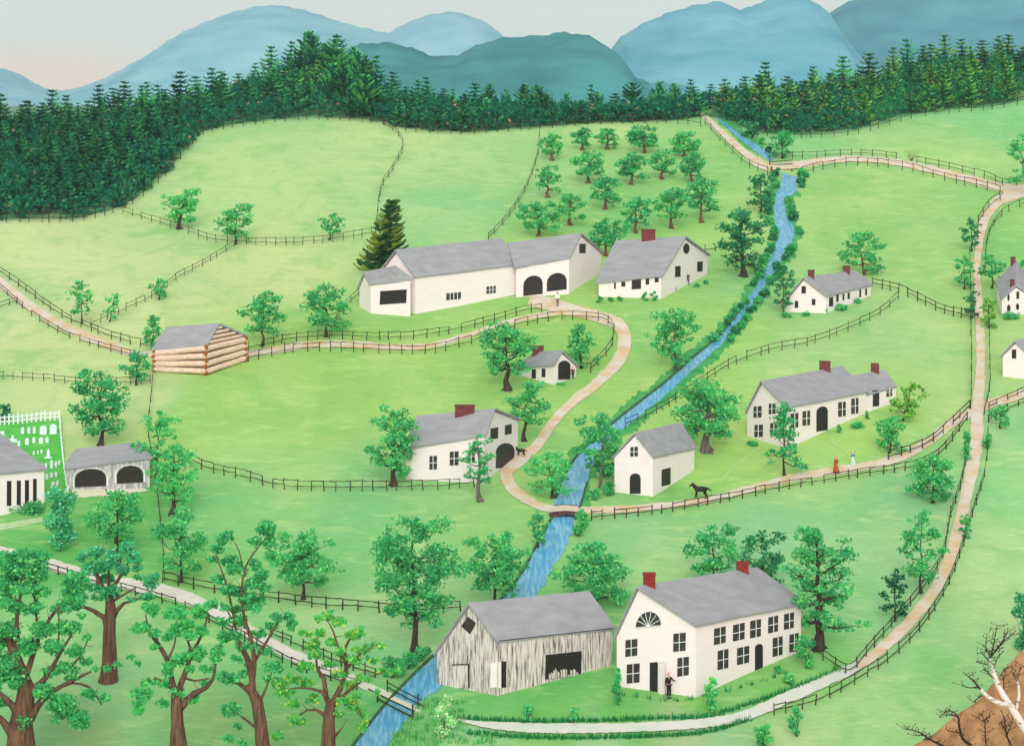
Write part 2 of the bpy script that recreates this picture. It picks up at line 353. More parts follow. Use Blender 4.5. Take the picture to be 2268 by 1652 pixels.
def vplane(p, q):
    """vertical plane through two ground points: measured place -> point on the wall, standing 'off' proud of it"""
    d = np.array([q[0] - p[0], q[1] - p[1]]); n = np.array([d[1], -d[0], 0]) / np.linalg.norm(d)
    if n @ np.array([p[0], p[1], 0]) > 0: n = -n
    def f(tx, ty, off=0.0):
        u, v = tx / S, ty / S; r = np.array([(u - CU) / F, 1, (VH - v) / F])
        t = (n @ np.array([p[0], p[1], 0])) / (n @ r)
        return t * r + n * off
    f.n = n; return f
def shape(kind, x0, y0, x1, y1, sk=0.0):
    w = x1 - x0; h = y1 - y0
    def P(a, b): return (x0 + a * w, y0 + b * h + sk * a)
    if kind == 'arch':
        ah = min(.5, .45 * w / h); pts = [P(0, 1), P(0, ah)]
        for k in range(1, 8):
            an = math.pi * k / 8; pts.append(P(.5 - .5 * math.cos(an), ah - ah * math.sin(an)))
        return pts + [P(1, ah), P(1, 1)]
    if kind == 'round':
        return [P(.5 + .5 * math.cos(a), .5 + .5 * math.sin(a)) for a in [2 * math.pi * k / 14 for k in range(14)]]
    if kind == 'diamond': return [P(0, .55), P(.1, .4), P(.45, 0), P(1, .35), P(.95, .5), P(.6, 1)]
    if kind == 'fan':
        return [P(0, 1)] + [P(.5 - .5 * math.cos(a), 1 - .95 * math.sin(a)) for a in [math.pi * k / 12 for k in range(1, 12)]] + [P(1, 1)]
    return [P(0, 1), P(.02, 0), P(1, 0), P(.98, 1)]
def opening(parent, pl, spec, munt=None):
    """a window or door on a wall: dark leaf or glass; a doorway is a near-black panel painting the shade inside, white bars before it"""
    role, kind, x0, y0, x1, y1 = spec[:6]; sk = spec[6] if len(spec) > 6 else 0.0; panes = spec[7] if len(spec) > 7 else (2, 2)
    pts = shape(kind, x0, y0, x1, y1, sk); mb = MB()
    a = [pl(px, py, .03) for px, py in pts]; b = [pl(px, py, -.10) for px, py in pts]; mb.prism(a, b)
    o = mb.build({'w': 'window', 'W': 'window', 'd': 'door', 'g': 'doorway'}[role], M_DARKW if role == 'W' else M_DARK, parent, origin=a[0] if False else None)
    pxm = mpp(a[0][1])
    if role == 'W' or panes != (2, 2):
        fr = MB(); bw = 1.5 * pxm; w = x1 - x0; h = y1 - y0
        if kind == 'fan':
            c = pl(x0 + w / 2, y1 + sk / 2, .07)
            for k in range(1, 7):
                an = math.pi * k / 7; fr.bar(c, pl(x0 + w / 2 - w * .49 * math.cos(an), y1 - h * .93 * math.sin(an) + sk * .5, .07), bw * .9, .04)
            fr.bar(pl(x0, y1, .07), pl(x1, y1 + sk, .07), bw, .04)
        else:
            for k in range(1, panes[0]): 
                t = k / panes[0]; fr.bar(pl(x0 + w * t, y0 + sk * t, .07), pl(x0 + w * t, y1 + sk * t, .07), bw, .05)
            for k in range(1, panes[1]):
                t = k / panes[1]; fr.bar(pl(x0, y0 + h * t, .075), pl(x1, y0 + h * t + sk, .075), bw * .9, .05)
        if fr.v: fr.build('window_bars', M_MUNT, o)
    return o
CHECK = []
def bld(name, label, cat, A, B, C, eA, eB, eC, P, Q, opA=(), opC=(), wall=None, roof=None, chim=(), brick=None, over=.12, gabove=True, Qdy=0.0, group=None):
    """A near corner, B far end of the gable wall, C far end of the long wall (measured feet of the walls);
       eA eB eC measured eave rows there; P Q the two ends of the ridge"""
    a, b, c = gp(*A[:2]), gp(*B[:2]), gp(*C[:2])
    def push(p, T):                           # third number: metres deeper (+) or nearer (-) along the same line of sight
        if len(T) > 2:
            y = p[1] + T[2]; u = T[0] / S; x = (u - CU) * y / F; return np.array([x, y, Hz(x, y)])
        return p
    a, b, c = push(a, A), push(b, B), push(c, C)
    ez = lambda p, r: (VH - r / S) * p[1] / F
    ea, eb, ec = ez(a, eA), ez(b, eB), ez(c, eC)
    d = b + c - a; ed = eb + ec - ea
    t = thing(name, (a[0], a[1], min(a[2], b[2], c[2])), label, cat, group)
    plG = vplane(a, b); plL = vplane(a, c)
    if gabove:
        p3 = plG(*P)
    else:
        m = (a + b) / 2; p3 = at(P[0], P[1], m[1])
    q3 = at(Q[0], Q[1], p3[1] + (c[1] - a[1]) + Qdy)
    g = (a - c); g[2] = 0; g /= np.linalg.norm(g)
    E = lambda p, z: np.array([p[0], p[1], z])
    low = lambda p: E(p, min(Hz(p[0], p[1]), p[2]) - .5)
    mb = MB()
    dA, dB, dC, dD = low(a), low(b), low(c), low(d); tA, tB, tC, tD = E(a, ea), E(b, eb), E(c, ec), E(d, ed)
    pw = p3 - np.array([0, 0, .10]); qw = q3 - np.array([0, 0, .22]); pm_ = pw + (qw - pw) * .02
    mb.poly([dA, dB, tB, pw, tA]); mb.poly([dA, tA, tC, dC]); mb.poly([dC, tC, qw, tD, dD]); mb.poly([dB, dD, tD, tB])
    w = mb.build('wall', wall or M_WHITE, t)
    # roof: two thick slabs lapping over gable and eaves
    th = .16 if a[1] < 230 else .2; up = np.array([0, 0, .03])
    Po = p3 + g * over + up; Qo = q3 - g * over + up; rb = MB()
    for (e0, e1) in ((tA, tC), (tB, tD)):
        s0 = e0 - p3; s1 = e1 - q3; k = over * .9
        f0 = e0 + s0 / np.linalg.norm(s0) * k + g * over + up; f1 = e1 + s1 / np.linalg.norm(s1) * k - g * over + up
        n = 6; r1 = random.Random(int(A[0])); top = []; 
        ea_ = [f0 + (f1 - f0) * i / n + np.array([0, 0, r1.uniform(-.04, .04)]) * (0 < i < n) for i in range(n + 1)]
        rd_ = [Po + (Qo - Po) * i / n for i in range(n + 1)]
        i0 = len(rb.v); tv = np.array([0, 0, th])
        for x in ea_ + rd_: rb.v.append(tuple(x + tv))
        for x in ea_ + rd_: rb.v.append(tuple(x))
        m_ = n + 1
        for i in range(n):
            rb.f.append((i0 + i, i0 + i + 1, i0 + m_ + i + 1, i0 + m_ + i)); rb.f.append((i0 + 2 * m_ + i + 1, i0 + 2 * m_ + i, i0 + 3 * m_ + i, i0 + 3 * m_ + i + 1))
            rb.f.append((i0 + i + 1, i0 + i, i0 + 2 * m_ + i, i0 + 2 * m_ + i + 1))
        for i in (0, n): rb.f.append((i0 + i, i0 + m_ + i, i0 + 3 * m_ + i, i0 + 2 * m_ + i))
    r = rb.build('roof', roof or M_ROOF, t)
    for (x0, y0, x1, y1) in chim:
        # stands on the ridge
        tx = (x0 + x1) / 2; f = (tx - P[0]) / (Q[0] - P[0]) if abs(Q[0] - P[0]) > 12 else (0.06 if y1 > (P[1] + Q[1]) / 2 else .95)
        f = min(max(f, .03), .97); y = p3[1] + (q3[1] - p3[1]) * f
        w0 = at(x0, y1, y); w1 = at(x1, y0, y); wd = max(w1[0] - w0[0], .2); dp = min(max(wd * .8, .35), .9)
        cb = MB(); zr = min(w0[2], p3[2] + (q3[2] - p3[2]) * f) - .5
        cb.box((w0[0], y - dp / 2, zr), (w1[0], y + dp / 2, w1[2] - .08 * (w1[2] - w0[2])))
        cb.box((w0[0] - .05, y - dp / 2 - .05, w1[2] - .12 * (w1[2] - w0[2])), (w1[0] + .05, y + dp / 2 + .05, w1[2]))
        ch = cb.build('chimney', brick or M_BRICK, t)
    for s in opA: opening(t, plG, s)
    for s in opC: opening(t, plL, s)
    ab = (b - a)[:2]; ac = (c - a)[:2]; cr = abs(ab[0] * ac[1] - ab[1] * ac[0])
    CHECK.append((name, round(float(np.linalg.norm(ab)), 1), round(float(np.linalg.norm(ac)), 1), 'deep %.1f' % (cr / np.linalg.norm(ac)), 'ang %.0f' % math.degrees(math.acos(max(-1, min(1, ab @ ac / np.linalg.norm(ab) / np.linalg.norm(ac)))))))
    return dict(t=t, a=a, b=b, c=c, plG=plG, plL=plL, ta=tA, tb=tB, tc=tC, p=p3, q=q3)

# the big white house in front
BH = bld('white_house', 'large two-storey white house with fan window and two bright red chimneys', 'house',
    (1541, 1526, -1.2), (1366, 1529, .8), (1774, 1460, 1.6), 1383, 1410, 1335, (1415, 1301), (1672, 1261), brick=M_BRICK2,
    chim=[(1425, 1268, 1451, 1298), (1632, 1243, 1657, 1262)], over=.28,
    opA=[('W','rect',1385,1416,1412,1453,-3),('W','rect',1388,1470,1417,1512,-3),('W','rect',1491,1402,1519,1442,-3),('W','rect',1500,1456,1526,1497,-4),('W','fan',1408,1354,1464,1388,-5),('d','rect',1439,1466,1457,1537,-2)],
    opC=[('W','rect',1581,1391,1607,1427,-6),('W','rect',1623,1383,1649,1419,-6),('W','rect',1661,1374,1685,1412,-5),('W','rect',1701,1366,1723,1401,-5),('W','rect',1736,1359,1758,1393,-5),
         ('W','rect',1589,1440,1613,1482,-5),('W','rect',1632,1434,1659,1471,-6),('d','arch',1672,1426,1689,1488,-3),('W','rect',1711,1412,1733,1453,-5),('W','rect',1748,1404,1768,1443,-4)])
# open white door leaf and step
mb = MB(); f = BH['plG']; mb.prism([f(1459,1466,.10), f(1476,1464,.40), f(1476,1532,.40), f(1459,1536,.10)], [f(1459,1466,.16), f(1476,1464,.46), f(1476,1532,.46), f(1459,1536,.16)])
mb.bar(f(1457,1464,.1), f(1478,1462,.42), .05); o = mb.build('door_leaf', M_WHITE, BH['t'])
# weathered barn
GB = bld('plank_barn', 'weathered barn of streaky grey and cream planks with a diamond gable opening', 'barn',
    (1102, 1523, -1.2), (968, 1524, .8), (1356, 1492, 1.6), 1418, 1446, 1390, (1042, 1338), (1299, 1313), wall=M_PLANK, over=.22,
    opA=[('W','diamond',1022,1364,1054,1403,0,(1,1))], opC=[('g','rect',1207,1449,1288,1503,-9),('g','rect',1110,1463,1121,1521,0)])
f = GB['plG']; mb = MB()
mb.prism([f(1004,1472,.06), f(1037,1471,.06), f(1037,1521,.06), f(1005,1522,.06)], [f(1004,1472,0), f(1037,1471,0), f(1037,1521,0), f(1005,1522,0)]); mb.build('door', plank_mat('door_planks', (220, 206, 202), (96, 84, 80), 11, .47, .66), GB['t'])
mb = MB(); mb.bar(f(1002,1470,.09), f(1039,1469,.09), .06); mb.bar(f(1039,1469,.09), f(1040,1521,.09), .12, .05); mb.build('door_frame', M_DARK, GB['t'])
f = GB['plL']; mb = MB(); mb.prism([f(1103,1464,.08), f(1109,1464,.08), f(1109,1521,.08), f(1103,1522,.08)], [f(1103,1464,.0), f(1109,1464,.0), f(1109,1521,.0), f(1103,1522,.0)])
fg = GB['plG']; mb.prism([fg(1088,1466,.16), fg(1101,1465,.04), fg(1101,1520,.04), fg(1088,1521,.16)], [fg(1088,1466,.1), fg(1101,1465,-.02), fg(1101,1520,-.02), fg(1088,1521,.1)]); mb.build('door_leaf', M_WHITE, GB['t'])
r_ = random.Random(3); mb = MB(); xx = 1215
while xx < 1276:     # broken boards across the foot of the big opening
    wd = r_.uniform(3, 6); h = r_.uniform(5, 26) * (1 - abs(xx - 1240) / 90)
    yb = 1502 - (xx - 1207) * .11; mb.prism([f(xx, yb - h, .07), f(xx + wd, yb - h * .8, .07), f(xx + wd, yb, .07), f(xx, yb, .07)], [f(xx, yb - h, .04), f(xx + wd, yb - h * .8, .04), f(xx + wd, yb, .04), f(xx, yb, .04)]); xx += wd + r_.uniform(.5, 2)
mb.build('broken_boards', M_PLANK, GB['t'])
mb = MB(); mb.bar(f(1104,1417,.10), f(1356,1389,.10), .08, .05); mb.build('eave_board', M_DARK, GB['t'])

# white barn by the road
bld('white_barn', 'small plain white barn with one gable window and two black doorways by the road', 'barn',
    (1446, 1091, -1.0), (1361, 1096, 1.0), (1538, 1051, 1.6), 1010, 1012, 991, (1407, 961), (1507, 939), over=.22,
    opA=[('W','rect',1396,989,1413,1010,-1),('g','arch',1395,1047,1419,1092,0)], opC=[('g','rect',1465,1039,1485,1076,-5)])
# large white house with wing
LH = bld('white_house', 'long white house with arched black door and a lower chimneyed wing', 'house',
    (1742, 981, -1.5), (1655, 979, 2.0), (1918, 925, 1.6), 901, 912, 866, (1688, 846), (1862, 814), over=.26, Qdy=.5,
    chim=[(1816, 799, 1838, 818)],
    opA=[('W','rect',1669,899,1687,924,-1),('W','rect',1671,940,1690,967,-1),('W','rect',1703,893,1718,916,-1),('W','rect',1706,936,1724,963,-1)],
    opC=[('W','rect',1750,915,1768,947,-2),('W','rect',1777,910,1794,942,-2),('d','arch',1808,901,1833,955,-4),('W','rect',1856,890,1873,922,-2),('W','rect',1885,882,1901,916,-2)])
# its wing
a = LH['c'] - (LH['c'] - LH['a']) * .02; dirv = (LH['c'] - LH['a']); dirv[2] = 0; dirv /= np.linalg.norm(dirv)
def wing(parent, LH):
    c0 = LH['c'].copy(); b0 = c0 + (LH['b'] - LH['a']) * .8; yE = c0[1] + 3.2; u = 1984 / S; e = np.array([(u - CU) * yE / F, yE, 0]); e[2] = Hz(e[0], e[1]); d0 = e + (b0 - c0)
    zc = LH['tc'][2] - .42; ze = (VH - 857 / S) * yE / F; low = lambda p: np.array([p[0], p[1], min(Hz(p[0], p[1]), p[2]) - .5]); E = lambda p, z: np.array([p[0], p[1], z])
    p3 = at(1880, 836, (c0[1] + b0[1]) / 2); q3 = at(1958, 821, (e[1] + d0[1]) / 2); mb = MB()
    zb, zd = zc, ze
    mb.poly([low(c0), E(c0, zc), E(e, ze), low(e)]); mb.poly([low(e), E(e, ze), q3, E(d0, zd), low(d0)]); mb.poly([low(b0), low(d0), E(d0, zd), E(b0, zb)])
    mb.build('wing_wall', M_WHITE, parent)
    rb = MB(); up = np.array([0, 0, .18]); g = e - c0; g[2] = 0; g /= np.linalg.norm(g); qo = q3 + g * .15
    for (x0, x1) in ((c0, e), (b0, d0)):
        k = 1.03; e0 = p3 + (E(x0, zc) - p3) * k; e1 = q3 + (E(x1, ze) - q3) * k + g * .15
        rb.prism([e0 + up, e1 + up, qo + up, p3 + up], [e0, e1, qo, p3])
    rb.build('wing_roof', M_ROOF, parent)
    pl = vplane(c0, e)
    opening(parent, pl, ('d', 'rect', 1933, 864, 1947, 899, -1)); opening(parent, pl, ('W', 'rect', 1963, 858, 1976, 878, -2))
    y = q3[1]; cb = MB(); w0 = at(1930, 822, y - .8); w1 = at(1946, 804, y - .8); cb.box((w0[0], y - 1.1, w0[2] - .6), (w1[0], y - .4, w1[2])); cb.build('chimney', M_BRICK, parent)
wing(LH['t'], LH)
# cottage
bld('white_cottage', 'low white cottage with two red chimneys and shrubs along its foot', 'house',
    (1829, 686, -1.5), (1739, 697, 1.6), (1929, 662, 2.0), 654, 670, 630, (1781, 617), (1892, 602), over=.3,
    chim=[(1790, 597, 1803, 613), (1868, 588, 1882, 603)],
    opA=[('w','rect',1775,633,1785,649,0),('w','arch',1760,665,1768,681,0),('w','rect',1798,661,1806,675,0)],
    opC=[('d','rect',1836,658,1845,678,-1),('w','rect',1852,651,1857,667,0),('w','rect',1866,650,1870,664,0),('w','rect',1877,647,1882,661,0),('w','rect',1903,640,1907,658,0),('w','rect',1916,638,1920,653,0)])
# farmhouse
bld('farmhouse', 'white farmhouse with broad grey roof and one wide red chimney beside the orchard', 'house',
    (1464, 654, -1.5), (1567, 613, 1.5), (1326, 664, 1.5), 611, 565, 625, (1515, 526), (1369, 536), over=.3,
    chim=[(1421, 507, 1451, 532)],
    opA=[('w','round',1513,539,1527,562,-1),('w','rect',1495,589,1507,613,-1),('w','rect',1544,579,1556,601,-1)],
    opC=[('w','rect',1360,625,1364,639,0),('w','rect',1376,623,1385,634,0),('d','rect',1399,618,1420,640,-1),('w','rect',1430,614,1438,630,-1),('w','rect',1450,611,1459,625,-1)])
# long barn, its shed and the carriage barn
bld('long_barn', 'long white barn with unbroken grey roof and two small windows low in its side', 'barn',
    (920, 696, .3), (846, 690, 2.6), (1144, 665, 2.6), 612, 601, 584, (880, 556), (1106, 531), over=.3,
    opC=[('W','rect',988,649,1021,664,-3,(4,1)),('W','rect',1077,634,1098,650,-2,(3,2))])
bld('barn_shed', 'small white shed with square black opening at the left end of the long barn', 'shed',
    (821, 686, -1.5), (796, 681, .5), (909, 680, -3.9), 630, 638, 618, (809, 606), (872, 591), over=.25, Qdy=-.4,
    opC=[('g','rect',841,644,901,674,-4)])
bld('carriage_barn', 'white barn with two black arched wagon openings facing the drive', 'barn',
    (1260, 643, -1.5), (1331, 611, 1.5), (1143, 664, 1.2), 569, 560, 592, (1284, 519), (1128, 541), over=.28,
    opA=[('w','rect',1283,539,1297,560,0)], opC=[('g','arch',1159,612,1202,655,-5),('g','arch',1211,606,1255,645,-5)])
# smithy
bld('smithy', 'tiny white smithy with red chimney and wide black doorway at the road bend', 'smithy',
    (1227, 845, -1.0), (1276, 838, .8), (1149, 838, 1.4), 807, 811, 815, (1243, 779), (1184, 783), over=.22,
    chim=[(1178, 765, 1204, 786)],
    opA=[('g','arch',1236,798,1263,840,-1)], opC=[('w','rect',1178,817,1187,837,0),('w','rect',1200,815,1208,834,0)])
# mill
bld('mill', 'white mill house with long grey roof, low red chimney and black arched gable door', 'house',
    (1072, 1057, -1.6), (1147, 1010, .6), (899, 1072, 1.4), 962, 930, 992, (1092, 907), (929, 924), over=.25,
    chim=[(1008, 896, 1051, 914)],
    opA=[('w','rect',1086,948,1103,972,-3),('w','rect',1118,941,1133,962,-3),('g','arch',1098,982,1139,1036,-4)],
    opC=[('W','rect',951,1009,968,1039,-1),('W','rect',996,999,1016,1030,-1),('W','rect',1036,996,1052,1024,-1)])
# right edge
bld('gabled_house', 'narrow two-storey white house with steep roof and two chimneys at the right edge', 'house',
    (2219, 700, -.5), (2290, 692, 0), (2208, 664, .5), 664, 660, 624, (2250, 634), (2250, 578), over=.2,
    chim=[(2239, 568, 2248, 584), (2238, 618, 2246, 636)],
    opA=[('w','round',2231,650,2236,666,0),('w','rect',2251,645,2257,661,0),('w','round',2230,674,2238,690,0),('w','round',2250,671,2257,686,0)])
bld('white_barn', 'white gabled barn with one black loft opening, cut by the right edge', 'barn',
    (2288, 838, -.5), (2221, 833, 0), (2400, 810, 1.5), 792, 788, 770, (2250, 757), (2360, 735), over=.25,
    opA=[('w','rect',2241,773,2251,793,0)])
# meeting house, carriage shed
bld('meeting_house', 'white meeting house with four tall black windows at the left edge', 'meeting house',
    (98, 1117, -.6), (-40, 1080, 3.5), (-90, 1158, 0), 1040, 1020, 1052, (-6, 962), (-150, 975), gabove=False, over=.25,
    opC=[('w','rect',15,1064,25,1119,0),('w','rect',37,1063,46,1117,0),('w','rect',55,1062,64,1115,0),('w','rect',73,1059,81,1112,0)])
CS = bld('carriage_shed', 'grey plank carriage shed with two round-arched black bays beside the graveyard', 'shed',
    (332, 1076, -.6), (333, 1050, 2.6), (148, 1083, 0), 1014, 1000, 1038, (304, 982), (172, 997), gabove=False, over=.2, wall=M_GREYW,
    opC=[('g','arch',166,1039,235,1078,-3),('g','arch',259,1032,317,1070,-3)])
f = CS['plL']; mb = MB()
for (x0, y0, x1, y1) in ((163, 1036, 238, 1077), (256, 1029, 320, 1069)):
    P_ = shape('arch', x0, y0, x1, y1, -3)
    for p, q in zip(P_[:-1], P_[1:]): mb.bar(f(p[0], p[1], .05), f(q[0], q[1], .05), .13, .06)
mb.build('arch_trim', M_MUNT, CS['t'])

# log cabin
M_LOG = mat('log_bark', (232, 206, 192), (212, 168, 140), (2.5, 2.5, 7), 5, .4, .7); M_LEND = mat('log_end', (182, 96, 44), (130, 70, 34), (9, 9, 9), 4, .4, .65)
M_CHINK = mat('dark_chinking', (96, 66, 50), (128, 92, 70), (4, 4, 4), 3)
LC = bld('log_cabin', 'log cabin of pale squared logs with orange log ends under a grey roof', 'cabin',
    (457, 826, -.6), (541, 803, .6), (342, 830, 1.2), 762, 744, 775, (482, 719), (372, 728), over=.25, wall=M_CHINK)
def logs(LC):
    a, b, c = LC['a'], LC['b'], LC['c']; d = b + c - a; mb = MB(); en = MB(); n = 4
    def course(p, q, zp, zq, tp, tq, nrm):
        for k in range(n):
            f = (k + .5) / n; r = (tp - zp) / n * .5
            P_ = np.array([p[0], p[1], zp + (tp - zp) * f]) + nrm * .03; Q_ = np.array([q[0], q[1], zq + (tq - zq) * f]) + nrm * .03
            mb.tube([P_, P_ + (Q_ - P_) * .33 + np.array([0, 0, .02]), P_ + (Q_ - P_) * .66 - np.array([0, 0, .02]), Q_], [r * .80, r * .75, r * .80, r * .77], 8)
    nl = vplane(a, c).n; ng = vplane(a, b).n
    course(a, c, a[2], c[2], LC['ta'][2], LC['tc'][2], nl); course(a, b, a[2], b[2], LC['ta'][2], LC['tb'][2], ng)
    # gable logs
    for k in range(4):
        f = (k + .4) / 4; L_ = LC['ta'] + (LC['p'] - LC['ta']) * f; R_ = LC['tb'] + (LC['p'] - LC['tb']) * f; r = .17
        mb.tube([L_ + ng * .02, R_ + ng * .02], [r, r], 8)
    mb.build('log', M_LOG, LC['t'])
    for (p, zt) in ((a, LC['ta'][2]), (b, LC['tb'][2]), (c, LC['tc'][2])):
        o = nl if p is not b else ng
        for k in range(5):
            z = p[2] + (zt - p[2]) * (k + .35) / 4.7; jx = .05 * (-1) ** k
            q = np.array([p[0] + jx, p[1], z]); en.tube([q + o * .02, q + o * .24, q + o * .34], [.22, .24, .19], 9)
    en.build('log_end', M_LEND, LC['t'])
logs(LC)
for k in CHECK: print('BLD', k)
# ------------------------------------------------------------------ fences
M_RAIL = mat('dark_fence_wood', (48, 42, 34), (74, 66, 50), (3, 3, 3), 4)
def fence(pts, label, hp=22, sp=26, rails=2, thick=1.0, seed=0, post=True):
    """a run of fence; hp and sp: post height and spacing as measured"""
    r = random.Random(seed + int(pts[0][0]) + int(pts[0][1])); P = spline(pts, 4); G = [gp(p[0], p[1]) for p in P]
    for g in G: g[2] = Hz(g[0], g[1])
    # resample by measured length
    Ls = [0]
    for i in range(1, len(P)): Ls.append(Ls[-1] + float(np.hypot(P[i][0] - P[i - 1][0], P[i][1] - P[i - 1][1])))
    n = max(1, int(round(Ls[-1] / sp))); pos = []
    n = min(n, 96)
    for k in range(n + 1):
        s = Ls[-1] * k / n + (r.uniform(-.18, .18) * sp if 0 < k < n else 0); i = min(max(int(np.searchsorted(Ls, s)), 1), len(Ls) - 1)
        t = (s - Ls[i - 1]) / max(Ls[i] - Ls[i - 1], 1e-6); g = G[i - 1] + (G[i] - G[i - 1]) * t; pos.append((g, i))
    ym = float(np.mean([g[0][1] for g in pos])); h = hp * mpp(ym)
    root = thing('fence', tuple(pos[0][0]), label, 'fence', 'dark rail fences dividing the fields')
    w = (.055 + .00011 * ym) * thick
    pm = MB(); pm.prism([(-w * .6, -w * .6, -.25), (w * .6, -w * .6, -.25), (w * .6, w * .6, -.25), (-w * .6, w * .6, -.25)], [(-w * .5, -w * .5, h), (w * .45, -w * .5, h * .97), (w * .5, w * .5, h * 1.02), (-w * .5, w * .5, h)])
    me = None
    for g, i in pos:
        if me is None:
            o = pm.build('post', M_RAIL, root, origin=(0, 0, 0)); me = o.data
        else:
            o = bpy.data.objects.new('post', me); col.objects.link(o); o.parent = root
        o.location = tuple(g - pos[0][0]); o.rotation_euler = (r.uniform(-.07, .07), r.uniform(-.09, .09), r.uniform(0, 3)); o.scale = (1, 1, r.uniform(.85, 1.15))
    for lv in range(rails):
        mb = MB(); fz = (.9, .42, .65)[lv] if rails > 1 else .7
        for (g0, i0), (g1, i1) in zip(pos[:-1], pos[1:]):
            if r.random() < .06:
                if mb.v: mb.build('rail', M_RAIL, root); mb = MB()
                continue
            m_ = [g0] + [G[j] for j in range(i0, i1)][2:-2:3] + [g1]
            a0 = r.uniform(-.06, .06) * h
            for q0, q1 in zip(m_[:-1], m_[1:]):
                z0 = h * fz + a0; z1 = h * fz + a0 + r.uniform(-.05, .05) * h
                mb.bar(q0 + np.array([0, -.03, z0]), q1 + np.array([0, -.03, z1]), w * .7, w * r.uniform(.65, 1.25))
        if mb.v: mb.build('rail', M_RAIL, root)
    return root
